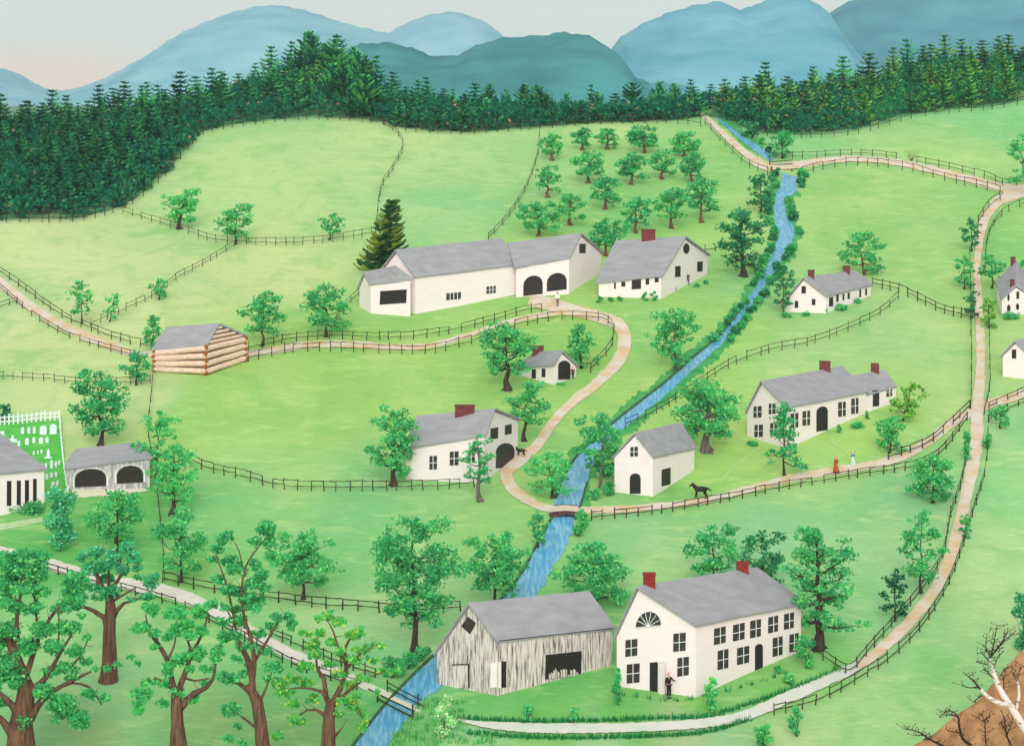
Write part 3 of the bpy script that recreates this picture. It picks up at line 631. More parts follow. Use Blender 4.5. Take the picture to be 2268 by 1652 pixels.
FENCES = [
 ([(-30,492),(60,492),(170,490),(270,464),(340,415),(400,352),(440,305),(490,287),(600,272),(700,265),(780,268),(848,275)], 'rail fence along the lower edge of the dark left wood', 24, 24),
 ([(850,276),(900,290),(960,295),(1030,297),(1110,292),(1200,285),(1300,275),(1400,272),(1500,273),(1552,280)], 'rail fence under the middle wood above the orchard', 22, 25),
 ([(852,278),(880,298),(893,330),(870,378),(845,420),(834,500),(830,568)], 'crooked rail fence winding down the field to the big fir', 16, 20, .8),
 ([(1195,300),(1190,350),(1165,420),(1125,485),(1082,532)], 'rail fence down the left side of the orchard', 15, 22, .8),
 ([(272,472),(330,490),(400,512),(470,535),(540,541),(640,543),(740,535),(824,520)], 'rail fence crossing the upper left field below three small trees', 18, 22, .7),
 ([(520,547),(450,588),(395,618),(345,655),(275,690),(200,722)], 'slanting rail fence across the left field with two saplings', 17, 22, .7),
 ([(-20,592),(60,648),(130,700),(190,728),(260,755),(335,772)], 'rail fence on the upper side of the left lane', 19, 24),
 ([(-20,622),(60,692),(130,738),(200,765),(290,790)], 'rail fence on the lower side of the left lane', 16, 24, .8),
 ([(-20,688),(38,670)], 'short stub of rail fence below the lane at the left edge', 14, 20, .8),
 ([(-20,838),(80,842),(170,850),(270,852),(332,848)], 'rail fence across the pale left field above the graveyard', 18, 24, .7),
 ([(338,838),(336,870),(332,905),(328,960),(345,1060),(352,1130),(360,1210),(364,1285)], 'broken fence running down from the log cabin corner', 15, 26, .7),
 ([(550,777),(640,758),(720,750),(800,752),(900,752),(1000,738),(1100,712),(1160,694),(1200,690)], 'rail fence on the upper side of the lane right of the log cabin', 20, 26),
 ([(550,800),(650,780),(760,778),(850,782),(950,783),(1020,768),(1090,748),(1160,722),(1250,708),(1330,712),(1358,732),(1352,775),(1308,825)], 'rail fence round the lower side of the lane curving in towards the smithy', 22, 26),
 ([(795,655),(758,690),(735,742)], 'short rail fence from the barn shed down to the lane', 18, 26, .8),
 ([(395,1008),(450,1040),(540,1062),(620,1082),(740,1087),(860,1086),(960,1084),(1050,1078)], 'rail fence across the middle pasture to the mill', 24, 28),
 ([(360,1288),(450,1308),(560,1325),(700,1345),(800,1352),(900,1360),(1020,1352)], 'long rail fence behind the foreground trees to the plank barn', 26, 38, 1.1),
 ([(-20,1240),(60,1252),(150,1278),(280,1312),(400,1348),(470,1382),(560,1430),(640,1474),(720,1502),(790,1526)], 'rail fence on the near side of the pale lane', 22, 30, 1.0),
 ([(600,1410),(650,1430),(700,1452),(760,1476),(830,1500)], 'rail fence on the far side of the pale lane', 24, 26, 1.0),
 ([(1670,300),(1780,306),(1900,296),(2000,267),(2080,252),(2200,242),(2300,222)], 'rail fence below the right-hand fir wood', 20, 26),
 ([(1705,352),(1790,350),(1900,345),(1985,352)], 'rail fence above the top road left of the bare shrub', 16, 25),
 ([(2030,362),(2100,375),(2180,395),(2230,412),(2300,400)], 'rail fence above the top road right of the bare shrub', 18, 25),
 ([(1775,388),(1830,374),(1900,366),(2000,376),(2100,402),(2180,420),(2222,436),(2190,462),(2166,500)], 'rail fence below the top road turning down at the junction', 20, 25),
 ([(1562,276),(1600,318),(1650,365),(1700,388)], 'rail fence down the left of the road out of the wood', 18, 22, .8),
 ([(2300,446),(2240,466),(2205,495),(2186,540),(2182,610)], 'rail fence round the right of the bend at the top junction', 18, 24),
 ([(2190,690),(2192,780),(2192,860),(2180,918)], 'rail fence on the right of the upright road above the crossroads', 17, 26, .8),
 ([(2148,560),(2149,620),(2150,700),(2152,800),(2150,905)], 'rail fence on the left of the upright road', 17, 26, .9),
 ([(1932,634),(2000,652),(2080,690),(2150,708)], 'rail fence from the cottage down to the upright road', 22, 22, 1.1),
 ([(1990,662),(1950,697),(1880,732),(1800,762),(1700,782),(1620,812),(1540,862),(1470,907),(1385,948)], 'long rail fence along the right bank of the stream from the cottage', 21, 26, .8),
 ([(1310,1152),(1450,1138),(1600,1112),(1750,1082),(1900,1057),(2030,1036),(2090,1000),(2142,930)], 'rail fence below the road from the arched bridge to the crossroads', 21, 26, 1.0),
 ([(1968,1018),(2050,990),(2100,950),(2148,905)], 'rail fence above the road left of the crossroads', 21, 26, 1.1),
 ([(2190,905),(2240,882),(2300,858)], 'rail fence above the side road at the crossroads', 16, 24),
 ([(2190,934),(2240,905),(2300,884)], 'rail fence below the side road at the crossroads', 16, 24, 1.1),
 ([(2188,960),(2182,1050),(2152,1150),(2132,1215),(2100,1300),(2050,1382),(1985,1452),(1900,1510),(1800,1562),(1715,1582)], 'long rail fence on the outer side of the curving road to the dirt strip', 24, 32, .9),
 ([(2138,1030),(2125,1090),(2105,1150),(2090,1230),(2058,1290),(1990,1372),(1930,1440),(1882,1492),(1835,1470),(1798,1440)], 'rail fence on the inner side of the curving road ending at the big house', 24, 30, .9),
 ([(1562,558),(1610,552)], 'short rail fence between farmhouse and stream', 16, 20, 1.0),
]
for k, fs in enumerate(FENCES): fence(fs[0], fs[1], fs[2], fs[3], thick=fs[4] if len(fs) > 4 else .9, seed=k * 13)

# ------------------------------------------------------------------ graveyard
M_LAWN = mat('graveyard_grass', (72, 172, 66), (104, 190, 88), (.7, .9, 1), 6)
def patch(name, poly, m, label, off=.03, n=14):
    """grass sheet laid on the slope inside four measured corners (TL, TR, BR, BL)"""
    mb = MB(); TL, TR, BR, BL = [np.array(p, float) for p in poly]
    for j in range(n + 1):
        for i in range(n + 1):
            a, b = i / n, j / n; q = (TL * (1 - a) + TR * a) * (1 - b) + (BL * (1 - a) + BR * a) * b; g = gp(*q); g[2] = Hz(g[0], g[1]) + off; mb.v.append(tuple(g))
    for j in range(n):
        for i in range(n): k = j * (n + 1) + i; mb.f.append((k, k + 1, k + n + 2, k + n + 1))
    return tag(mb.build(name, m), label, kind='structure')
patch('lawn', [(-60, 942), (134, 928), (150, 1092), (-60, 1130)], M_LAWN, 'bright green graveyard lawn inside the picket fence')
M_PICK = mat('white_pickets', (240, 240, 238), (216, 226, 232), (4, 4, 4), 3)
def picket(pts, label, hp, sp, kind='picket'):
    P = [gp(*p) for p in pts]; root = thing('picket_fence', tuple(P[0]), label, 'fence', 'white picket fences round the graveyard')
    pos = []
    for p, q, tp, tq in zip(P[:-1], P[1:], pts[:-1], pts[1:]):
        n = max(1, int(np.hypot(tp[0] - tq[0], tp[1] - tq[1]) / sp)); pos += [p + (q - p) * k / n for k in range(n)]
    pos.append(P[-1]); y = P[0][1]; h = hp * mpp(y); w = 3.4 * mpp(y)
    pm = MB(); pm.prism([(-w / 2, -.03, -.05), (w / 2, -.03, -.05), (w / 2, -.03, h * .82), (0, -.03, h), (-w / 2, -.03, h * .82)], [(-w / 2, .03, -.05), (w / 2, .03, -.05), (w / 2, .03, h * .82), (0, .03, h), (-w / 2, .03, h * .82)])
    me = None; r = random.Random(5)
    for g in pos:
        g = g.copy(); g[2] = Hz(g[0], g[1])
        if me is None: o = pm.build('picket', M_PICK, root, origin=(0, 0, 0)); me = o.data
        else: o = bpy.data.objects.new('picket', me); col.objects.link(o); o.parent = root
        o.location = tuple(g - P[0]); o.rotation_euler = (0, r.uniform(-.06, .06), r.uniform(-.2, .2)); o.scale = (1, 1, r.uniform(.9, 1.12))
    for z in (.3, .68):
        mb = MB()
        for a, b in zip(pos[:-1], pos[1:]): mb.bar((a[0], a[1] + .05, Hz(a[0], a[1]) + h * z), (b[0], b[1] + .05, Hz(b[0], b[1]) + h * z), .05, 2.6 * mpp(y))
        mb.build('rail', M_PICK, root)
picket([(-20, 942), (40, 938), (90, 932), (132, 930)], 'white picket fence along the back of the graveyard', 25, 9)
picket([(132, 932), (137, 990), (143, 1050), (150, 1088)], 'white picket fence down the right side of the graveyard', 14, 11)
picket([(98, 1112), (125, 1104), (150, 1090)], 'short white fence at the graveyard front beside the meeting house', 14, 10)
M_STONE = mat('white_marble', (236, 238, 240), (214, 222, 230), (5, 5, 5), 3)
ST = [(5,530,9,40,'small'),(28,575,20,60,'base'),(50,505,7,58,''),(64,503,6,58,''),(76,500,6,62,''),(96,500,15,78,'big'),(118,492,15,86,'big'),
      (42,618,6,48,''),(60,602,8,62,''),(75,590,6,50,''),(91,594,9,58,''),(104,588,7,50,''),(75,704,4,38,''),(84,698,3,36,''),(92,690,4,34,''),(107,706,9,90,'obelisk'),
      (93,824,6,56,''),(102,818,5,52,''),(114,804,7,72,''),(124,804,5,50,''),(131,790,4,42,''),(104,912,7,52,''),(114,900,6,46,''),(124,894,5,42,''),(117,988,8,62,''),(127,972,5,48,'')]
rows = {0: 'back', 1: 'second', 2: 'middle', 3: 'fourth', 4: 'fifth', 5: 'front'}
cnt = {}
ORD = ['first', 'second', 'third', 'fourth', 'fifth', 'sixth', 'seventh', 'eighth']
for (x, zc, wpx, hz, k) in ST:
    yb = 826 + (zc + hz / 2) / 4; ri = 0 if zc < 540 else 1 if zc < 640 else 2 if zc < 720 else 3 if zc < 840 else 4 if zc < 940 else 5
    cnt[ri] = cnt.get(ri, 0) + 1; g = gp(x, yb); g[2] = Hz(g[0], g[1]); m_ = mpp(g[1]); w = wpx * m_; h = hz / 4 * m_
    root = thing('gravestone', tuple(g), '%s white gravestone, %s from the left in the %s row of the graveyard' % ({'big': 'broad rounded', 'obelisk': 'tall pointed', 'base': 'wide low', 'small': 'small'}.get(k, 'narrow'), ORD[cnt[ri] - 1], rows[ri]), 'gravestone', 'white gravestones in the graveyard')
    mb = MB(); x0, y0, z0 = g
    if k == 'obelisk':
        mb.prism([(x0 - w * .5, y0 - .1, z0), (x0 + w * .5, y0 - .1, z0), (x0 + w * .35, y0 - .06, z0 + h * .7), (x0, y0, z0 + h), (x0 - w * .35, y0 - .06, z0 + h * .7)], [(x0 - w * .5, y0 + .1, z0), (x0 + w * .5, y0 + .1, z0), (x0 + w * .35, y0 + .06, z0 + h * .7), (x0, y0 + .02, z0 + h), (x0 - w * .35, y0 + .06, z0 + h * .7)])
    else:
        P_ = [(x0 - w / 2, z0 - .05), (x0 + w / 2, z0 - .05), (x0 + w / 2, z0 + h * .75)] + [(x0 + w / 2 * math.cos(a), z0 + h * .75 + h * .25 * math.sin(a)) for a in (.5, 1.1, 1.57, 2.04, 2.64)] + [(x0 - w / 2, z0 + h * .75)]
        if k == 'base': P_ = [(x0 - w * .15, z0), (x0 + w * .15, z0), (x0 + w * .12, z0 + h * .95), (x0 - w * .12, z0 + h * .95)]
        mb.prism([(a, y0 - .06, b) for a, b in P_], [(a, y0 + .06, b) for a, b in P_])
    mb.build('stone', M_STONE, root)
    if k in ('base', 'obelisk', 'big'):
        b = MB(); ww = w * (.5 if k != 'obelisk' else .95); b.box((x0 - ww, y0 - .16, z0 - .1), (x0 + ww, y0 + .16, z0 + h * (.38 if k == 'base' else .1))); b.build('base', M_STONE, root)

# ------------------------------------------------------------------ bridges
M_BW = mat('bridge_wood', (70, 48, 44), (104, 74, 66), (3, 3, 3), 4); M_DECK = mat('bridge_deck', (224, 208, 190), (206, 190, 170), (2, 2, 2), 4)
def bridge_arch():
    y = gp(1255, 1132)[1]; m_ = mpp(y); L = gp(1216, 1130); Rr = gp(1300, 1134)
    root = thing('arched_bridge', tuple(L), 'small arched bridge of dark wood carrying the road over the stream', 'bridge')
    deck = MB(); N = 10; tops = []
    for k in range(N + 1):
        t = k / N; p = L + (Rr - L) * t; z = p[2] + .12 + .22 * math.sin(math.pi * t); tops.append((p[0], p[1], z))
    w = 1.5
    for (a, b) in zip(tops[:-1], tops[1:]):
        deck.prism([(a[0], a[1] - w, a[2]), (b[0], b[1] - w, b[2]), (b[0], b[1] + w, b[2]), (a[0], a[1] + w, a[2])], [(a[0], a[1] - w, a[2] - .12), (b[0], b[1] - w, b[2] - .12), (b[0], b[1] + w, b[2] - .12), (a[0], a[1] + w, a[2] - .12)])
    deck.build('deck', M_DECK, root)
    for sgn, yy in ((-1, -w - .06), (1, w + .06)):
        mb = MB()
        for (a, b), k in zip(zip(tops[:-1], tops[1:]), range(N)):
            def dz(k): return .30 + .75 * abs(2 * k / N - 1) ** 2.2
            mb.prism([(a[0], a[1] + yy, a[2] + .05), (b[0], b[1] + yy, b[2] + .05), (b[0], b[1] + yy, b[2] - dz(k + 1)), (a[0], a[1] + yy, a[2] - dz(k))], [(a[0], a[1] + yy - .12, a[2] + .05), (b[0], b[1] + yy - .12, b[2] + .05), (b[0], b[1] + yy - .12, b[2] - dz(k + 1)), (a[0], a[1] + yy - .12, a[2] - dz(k))])
        mb.build('side_arch', M_BW, root)
bridge_arch()
def bridge_rails():
    pts = [(812, 1526), (845, 1541), (885, 1560), (930, 1580)]; P = [gp(*p) for p in pts]
    for p in P: p[2] = Hz(p[0], p[1]) + .14
    root = thing('rail_bridge', tuple(P[0]), 'flat plank bridge with black side rails across the lower stream', 'bridge')
    P2 = [gp(p[0] + 8, p[1] - 28) for p in pts]
    mb = MB()
    for a, b, c, d in zip(P[:-1], P[1:], P2[:-1], P2[1:]):
        c = c.copy(); d = d.copy(); c[2] = a[2] + .1; d[2] = b[2] + .1; dn = np.array([0, 0, .14]); mb.prism([a, b, d, c], [a - dn, b - dn, d - dn, c - dn])
    mb.build('deck', mat('pale_deck', (226, 218, 200), (206, 214, 186), (2, 2, 2), 4), root)
    def rail(nm, rails, pL, pR, w):
        yl, yr = gp(*pL)[1], gp(*pR)[1]; rl = MB()
        Y = lambda x: yl + (yr - yl) * (x - pL[0]) / (pR[0] - pL[0])
        for (x0, y0, x1, y1) in rails:
            p, q = at(x0, y0, Y(x0)), at(x1, y1, Y(x1)); mid = (p + q) / 2 + np.array([0, 0, -.04]); rl.bar(p, mid, w); rl.bar(mid, q, w)
        rl.build(nm, M_RAIL, root)
        for (x, yt, yb) in ((pL[0], pL[1] - 26, pL[1] + 1), (pR[0], pR[1] - 33, pR[1] + 1)):
            m = MB(); m.bar(at(x, yt, Y(x)), at(x, yb, Y(x)), w * 1.5); m.build('post', M_RAIL, root)
    rail('near_rail', [(816, 1524, 918, 1574), (836, 1545, 914, 1586)], (836, 1553), (914, 1592), .085)
    rail('far_rail', [(856, 1508, 932, 1548), (858, 1520, 938, 1562)], (858, 1530), (926, 1568), .07)
bridge_rails()
def bridge_top():
    a = gp(1700, 372); b = gp(1766, 368); root = thing('log_bridge', tuple(a), 'small dark timber bridge where the top road meets the stream', 'bridge')
    mb = MB()
    for p, q in ((a, b),):
        u = np.array([0, 2.2, 0]); z = np.array([0, 0, .22]); mb.prism([p - u + z, q - u + z, q + u + z, p + u + z], [p - u - z, q - u - z, q + u - z, p + u - z])
    mb.build('deck', M_ROAD, root)
    rl = MB(); y = a[1] - 2.4
    rl.bar(at(1708, 380, y), at(1754, 382, y), .16); rl.bar(at(1708, 389, y), at(1755, 387, y), .2); rl.bar(at(1709, 368, y), at(1709, 394, y), .2); rl.bar(at(1754, 374, y), at(1754, 390, y), .16); rl.build('side_rail', M_RAIL, root)
    rl = MB(); y = a[1] + 2.4; rl.bar(at(1705, 358, y), at(1756, 354, y), .14); rl.bar(at(1705, 365, y), at(1756, 362, y), .12); rl.bar(at(1705, 352, y), at(1705, 368, y), .16); rl.build('side_rail', M_RAIL, root)
bridge_top()

# ------------------------------------------------------------------ people and horses
def skin(name, verts, edges, rad, m, parent, levels=1):
    """one continuous surface grown round a jointed skeleton"""
    me = bpy.data.meshes.new(name); me.from_pydata([tuple(v) for v in verts], edges, []); me.update()
    o = bpy.data.objects.new(name, me); col.objects.link(o)
    sk = o.modifiers.new('skin', 'SKIN'); sk.use_smooth_shade = True
    if not me.skin_vertices: 
        bpy.context.view_layer.objects.active = o
    ly = me.skin_vertices[0].data
    for k, r in enumerate(rad):
        ly[k].radius = (r, r) if not isinstance(r, tuple) else r
    ly[0].use_root = True
    sb = o.modifiers.new('sub', 'SUBSURF'); sb.levels = levels; sb.render_levels = levels
    me.materials.append(m); o.parent = parent; return o
M_SKIN = mat('skin', (222, 158, 138), (232, 172, 152), (9, 9, 9), 2, world=False)
def cloth(nm, c): return mat('cloth_' + nm, c, tuple(min(255, int(k * 1.12) + 4) for k in c), (6, 6, 6), 4, world=False)
def person(T, hT, rz, label, coat, legs, hat=None, dress=None, walk=.0, arms='down', bonnet=None):
    g = gp(*T); g[2] = Hz(g[0], g[1]); s = hT * mpp(g[1]) / 1.75
    root = thing('person', tuple(g), label, 'person', rz=R(rz)); root.scale = (s, s, s)
    V = []; E = []; Rd = []
    def add(p, r, par=None):
        V.append(p); Rd.append(r)
        if par is not None: E.append((par, len(V) - 1))
        return len(V) - 1
    pel = add((0, 0, .95), (.14, .10)); ab = add((0, 0, 1.12), (.12, .09), pel); ch = add((0, 0, 1.33), (.16, .10), ab); nk = add((0, .0, 1.48), .055, ch)
    hd = add((0, -.015, 1.60), (.075, .085), nk); tp = add((0, 0, 1.71), .06, hd); nose = add((0, -.105, 1.60), .014, hd)
    arm = {}
    for sx in (-1, 1):
        sh = add((sx * .19, 0, 1.40), .055, ch)
        if arms == 'out' and sx == 1: el, wr = (sx * .30, -.12, 1.20), (sx * .34, -.36, 1.22)
        elif arms == 'carry': el, wr = (sx * .27, -.10, 1.14), (sx * .20, -.32, 1.05)
        else: el, wr = (sx * .25, .02, 1.13), (sx * .28, -.06, .88)
        e = add(el, .042, sh); w = add(wr, .03, e); d = np.array(wr) - np.array(el); d /= np.linalg.norm(d); side = np.cross(d, [0, 1, .2]); side /= np.linalg.norm(side)
        pm = add(tuple(np.array(wr) + d * .06), (.038, .018), w)
        for k in range(4): 
            b = np.array(wr) + d * .10 + side * (k - 1.5) * .02; f1 = add(tuple(b), .009, pm); add(tuple(b + d * (.05, .065, .06, .045)[k] + np.array([0, -.015, -.01])), .008, f1)
        th = add(tuple(np.array(wr) + d * .05 - side * .04 + np.array([0, -.02, 0])), .011, pm)
        arm[sx] = (sh, el, wr)
    leg = {}
    for sx in (-1, 1):
        st = walk * sx; hp = (sx * .09, 0, .88); kn = (sx * .10, -.05 - st * .18, .50); an = (sx * .10, .0 - st * .32, .09 + (.06 if st < 0 else 0)); ft = (sx * .11, -.14 - st * .32, .035)
        h_ = add(hp, .085, pel); k_ = add(kn, .058, h_); a_ = add(an, .038, k_); add(ft, .035, a_); leg[sx] = (hp, kn, an)
    skin('body', V, E, Rd, M_SKIN, root)
    # coat
    V2 = [(0, 0, 1.45), (0, 0, 1.33), (0, 0, 1.12), (0, 0, .92 if not dress else 1.0)]; E2 = [(0, 1), (1, 2), (2, 3)]; R2 = [.08, (.19, .13), (.145, .115), (.17, .13)]
    for sx in (-1, 1):
        sh, el, wr = arm[sx]; i = len(V2); V2 += [(sx * .20, 0, 1.39), el, tuple(np.array(el) + (np.array(wr) - np.array(el)) * .88)]; E2 += [(1, i), (i, i + 1), (i + 1, i + 2)]; R2 += [.07, .056, .045]
    skin('coat' if not dress else 'bodice', V2, E2, R2, coat, root)
    if dress:
        mb = MB(); prof = [(1.04, .13), (.95, .18), (.7, .24), (.4, .30), (.12, .36), (.06, .35)]; n = 14
        for z, r in prof:
            for k in range(n): a = 2 * math.pi * k / n; rr = r * (1 + .05 * math.sin(5 * a)); mb.v.append((rr * math.cos(a), rr * math.sin(a) * .85 + (.05 if z < .3 else 0), z))
        for j in range(len(prof) - 1):
            for k in range(n): mb.f.append((j * n + k, j * n + (k + 1) % n, (j + 1) * n + (k + 1) % n, (j + 1) * n + k))
        mb.build('skirt', dress, root, origin=(0, 0, 0), smooth=True)
    else:
        V3 = [(0, 0, .93)]; E3 = []; R3 = [(.15, .12)]
        for sx in (-1, 1):
            hp, kn, an = leg[sx]; i = len(V3); V3 += [hp, kn, tuple(np.array(an) + np.array([0, 0, .04]))]; E3 += [(0, i), (i, i + 1), (i + 1, i + 2)]; R3 += [.10, .075, .06]
        skin('trousers', V3, E3, R3, legs, root)
        for sx in (-1, 1):
            an = leg[sx][2]; mb = MB(); mb.tube([(an[0], an[1] + .04, an[2] + .02), (an[0], an[1] - .03, an[2] - .03), (an[0] * 1.05, an[1] - .16, an[2] - .05)], [.05, .055, .04], 8); mb.build('shoe', M_DARK, root, origin=(0, 0, 0), smooth=True)
    mb = MB()
    if hat:      # brimmed hat
        n = 14
        for z, r in ((1.655, .17), (1.672, .17), (1.68, .10), (1.79, .09), (1.80, .01)):
            for k in range(n): a = 2 * math.pi * k / n; mb.v.append((r * math.cos(a), r * math.sin(a), z))
        for j in range(4):
            for k in range(n): mb.f.append((j * n + k, j * n + (k + 1) % n, (j + 1) * n + (k + 1) % n, (j + 1) * n + k))
        mb.build('hat', hat, root, origin=(0, 0, 0), smooth=True)
    else:
        c = bonnet or cloth('hair', (92, 66, 48)); n = 12
        for z, r, dy in ((1.56, .085, .04), (1.62, .105, .025), (1.68, .10, .015), (1.73, .07, .01), (1.755, .01, .01)):
            for k in range(n): a = 2 * math.pi * k / n; y = r * math.sin(a); y = y * .25 if y < 0 and z < 1.66 else y; mb.v.append((r * math.cos(a), y + dy, z))
        for j in range(4):
            for k in range(n): mb.f.append((j * n + k, j * n + (k + 1) % n, (j + 1) * n + (k + 1) % n, (j + 1) * n + k))
        mb.build('bonnet' if bonnet else 'hair', c, root, origin=(0, 0, 0), smooth=True)
    return root
BLK = cloth('black', (36, 30, 34)); WHT = cloth('white', (226, 226, 232)); GRY = cloth('grey', (96, 94, 110)); RED = cloth('rust', (156, 84, 52)); PNK = cloth('pink', (232, 140, 152)); BLU = cloth('blue', (84, 130, 160)); WHS = cloth('offwhite', (176, 204, 186))
person((1481, 1545), 57, 35, 'person in a knee-length black coat reaching towards the big house door', BLK, BLK, arms='out', bonnet=PNK)
person((1235, 678), 31, -20, 'person in white shirt and grey trousers walking on the drive before the arched barn', WHT, GRY, hat=GRY, walk=.7, arms='carry')
person((1523, 630), 29, 15, 'person dressed in black walking past the farmhouse gable', BLK, BLK, walk=.6, bonnet=PNK)
person((1269, 838), 27, 20, 'person in black standing at the smithy doorway', BLK, BLK, bonnet=PNK)
person((1852, 1047), 40, -60, 'person in a rust-red dress and pink bonnet on the roadside', RED, RED, dress=RED, bonnet=PNK)
person((1889, 1029), 32, -40, 'person in a blue coat and pale skirt on the grass by the road', BLU, BLU, dress=WHS, bonnet=PNK)
M_HORSE = mat('black_horse', (30, 26, 28), (52, 46, 46), (3, 3, 3), 4, rough=.6, world=False)
def horse(T, lT, rz, label, ss=1.0):
    """head towards -x"""
    g = gp(*T); g[2] = Hz(g[0], g[1]); s = lT * mpp(g[1]) / 2.45
    root = thing('horse', tuple(g), label, 'horse', rz=R(rz)); root.scale = (s, s, s)
    V = []; E = []; Rd = []
    def add(p, r, par=None):
        V.append(p); Rd.append(r)
        if par is not None: E.append((par, len(V) - 1))
        return len(V) - 1
    mid = add((0, 0, 1.12), (.27, .27)); cst = add((-.46, 0, 1.10), (.25, .31), mid); crp = add((.46, 0, 1.16), (.26, .28), mid); rmp = add((.70, 0, 1.14), (.19, .21), crp)
    n1 = add((-.64, 0, 1.34), (.17, .24), cst); n2 = add((-.76, 0, 1.52), (.13, .18), n1); pol = add((-.87, 0, 1.67), (.10, .13), n2)
    h1 = add((-1.04, 0, 1.58), (.09, .12), pol); h2 = add((-1.19, 0, 1.44), (.065, .08), h1); h3 = add((-1.25, 0, 1.38), (.05, .06), h2)
    for sx in (-1, 1): e = add((-.86, sx * .07, 1.78), .03, pol); add((-.87, sx * .08, 1.87), .01, e)
    t = add((.86, 0, 1.16), .06, rmp); t2 = add((1.02, 0, 1.02), .08, t); t3 = add((1.20, 0, .88), .05, t2)
    for sy, dx, lift in ((-1, -.10, .0), (1, .05, .06)):
        a = add((-.46, sy * .15, .84), (.11, .14), cst); k = add((-.48 + dx, sy * .15, .48), .062, a); c = add((-.46 + dx * 1.9, sy * .15, .14 + lift), .042, k); add((-.50 + dx * 2, sy * .15, .04 + lift), .055, c)
    for sy, dx in ((-1, -.06), (1, .10)):
        a = add((.48, sy * .15, .86), (.14, .19), crp); k = add((.42 + dx, sy * .16, .66), .095, a); hk = add((.60 + dx, sy * .15, .44), .056, k); c = add((.56 + dx * 1.3, sy * .15, .14), .042, hk); add((.52 + dx * 1.3, sy * .15, .04), .055, c)
    Rd = [tuple(k * 1.08 for k in q) if isinstance(q, tuple) else q * 1.25 for q in Rd]
    skin('body', V, E, Rd, M_HORSE, root, 2)
    mb = MB()
    for k in range(7):
        f = k / 6; x = -.85 + .28 * f; z = 1.78 - .36 * f; mb.prism([(x, -.02, z + .03), (x + .09, -.02, z - .01), (x + .15, -.02, z - .16)], [(x, .02, z + .03), (x + .09, .02, z - .01), (x + .15, .02, z - .16)])
    mb.build('mane', M_HORSE, root, origin=(0, 0, 0))
    return root
horse((1552, 1104), 49, 0, 'black horse walking left along the road by the small white barn')
horse((1154, 1010), 30, -5, 'small black horse waiting outside the mill door')
# ------------------------------------------------------------------ foliage
M_LEAF = mat('leaves', (40, 140, 80), scale=(1.2, 1.2, 1.2), attr=True, hue=.012, val=.06, rough=.9, spec=.08)
M_FIR = mat('fir_needles', (20, 95, 75), scale=(1, 1, 1), attr=True, hue=.01, val=.08, objrand=.022, rough=.95, spec=.05, world=False)
M_TR = {'dark': mat('dark_bark', (52, 44, 40), (84, 66, 54), (3, 3, 1), 4), 'brown': mat('brown_bark', (122, 88, 68), (84, 58, 52), (7, 7, .7), 6, .42, .6), 'grey': mat('grey_bark', (120, 108, 104), (90, 80, 76), (4, 4, 1), 4),
        'birch': mat('birch_bark', (228, 216, 208), (110, 96, 96), (3, 3, 6), 5, .54, .68), 'black': mat('twig_bark', (44, 34, 34), (72, 50, 44), (4, 4, 4), 3)}
PALS = {'green': ((40, 118, 76), (70, 160, 98), (132, 202, 112)), 'bright': ((44, 134, 84), (80, 174, 104), (140, 210, 118)), 'dark': ((28, 84, 62), (48, 126, 84), (88, 166, 98)), 'teal': ((32, 112, 76), (58, 152, 94), (108, 192, 112)),
        'olive': ((60, 120, 52), (100, 158, 66), (150, 188, 84)), 'yellow': ((44, 136, 80), (84, 168, 84), (202, 198, 72)), 'lilac': ((34, 122, 86), (72, 164, 112), (164, 200, 184)), 'blackgreen': ((22, 56, 46), (36, 96, 66), (64, 150, 90)), 'wood': ((8, 66, 58), (18, 96, 74), (58, 136, 74)), 'blossom': ((92, 168, 104), (144, 196, 132), (240, 206, 198))}
GAIN = 1.62
def leaf_quads(r, cen, rad, cnt, size, pal, hi=.12, flat=None):
    """many small leaf faces spread through a set of ellipsoid clumps"""
    cen = np.asarray(cen, float); rad = np.asarray(rad, float); idx = np.repeat(np.arange(len(cen)), cnt); n = len(idx)
    d = r.normal(size=(n, 3)); d /= np.linalg.norm(d, axis=1, keepdims=True); rr = r.random(n) ** .45 * (1 + .12 * r.normal(size=n)); P = cen[idx] + d * rr[:, None] * rad[idx]
    nv = r.normal(size=(n, 3)) + np.array([0, -.5, .5]); nv /= np.linalg.norm(nv, axis=1, keepdims=True)
    t = np.cross(nv, r.normal(size=(n, 3))); t /= (np.linalg.norm(t, axis=1, keepdims=True) + 1e-9); b = np.cross(nv, t)
    s = (size if np.ndim(size) == 0 else np.asarray(size)[idx]) * r.uniform(.65, 1.35, n); t = t * s[:, None] * .62; b = b * s[:, None] * .42
    V = np.stack([P - t - b * .3, P - b, P + t + b * .3, P + b], 1).reshape(-1, 3)
    k = np.clip(r.random(len(cen))[idx] * .55 + r.random(n) * .45 + r.normal(size=n) * .06, 0, 1); pa = np.array([lin(c) for c in PALS[pal]]) * GAIN
    k2 = np.clip(k / .62, 0, 1)[:, None]; C = pa[0] * (1 - k2) + pa[1] * k2
    top = (r.random(n) < hi) | ((k > .86) & (r.random(n) < .5)); C[top] = C[top] * .35 + pa[2] * .65
    return V, C
def limb_pts(r, p, q, n=4, sag=.1, jit=.05):
    p = np.array(p, float); q = np.array(q, float); L = np.linalg.norm(q - p); out = []
    for k in range(n + 1):
        t = k / n; x = p + (q - p) * t; x[2] -= L * sag * math.sin(math.pi * t)
        if 0 < k < n: x += r.normal(size=3) * L * jit
        out.append(x)
    return out
TREES = []
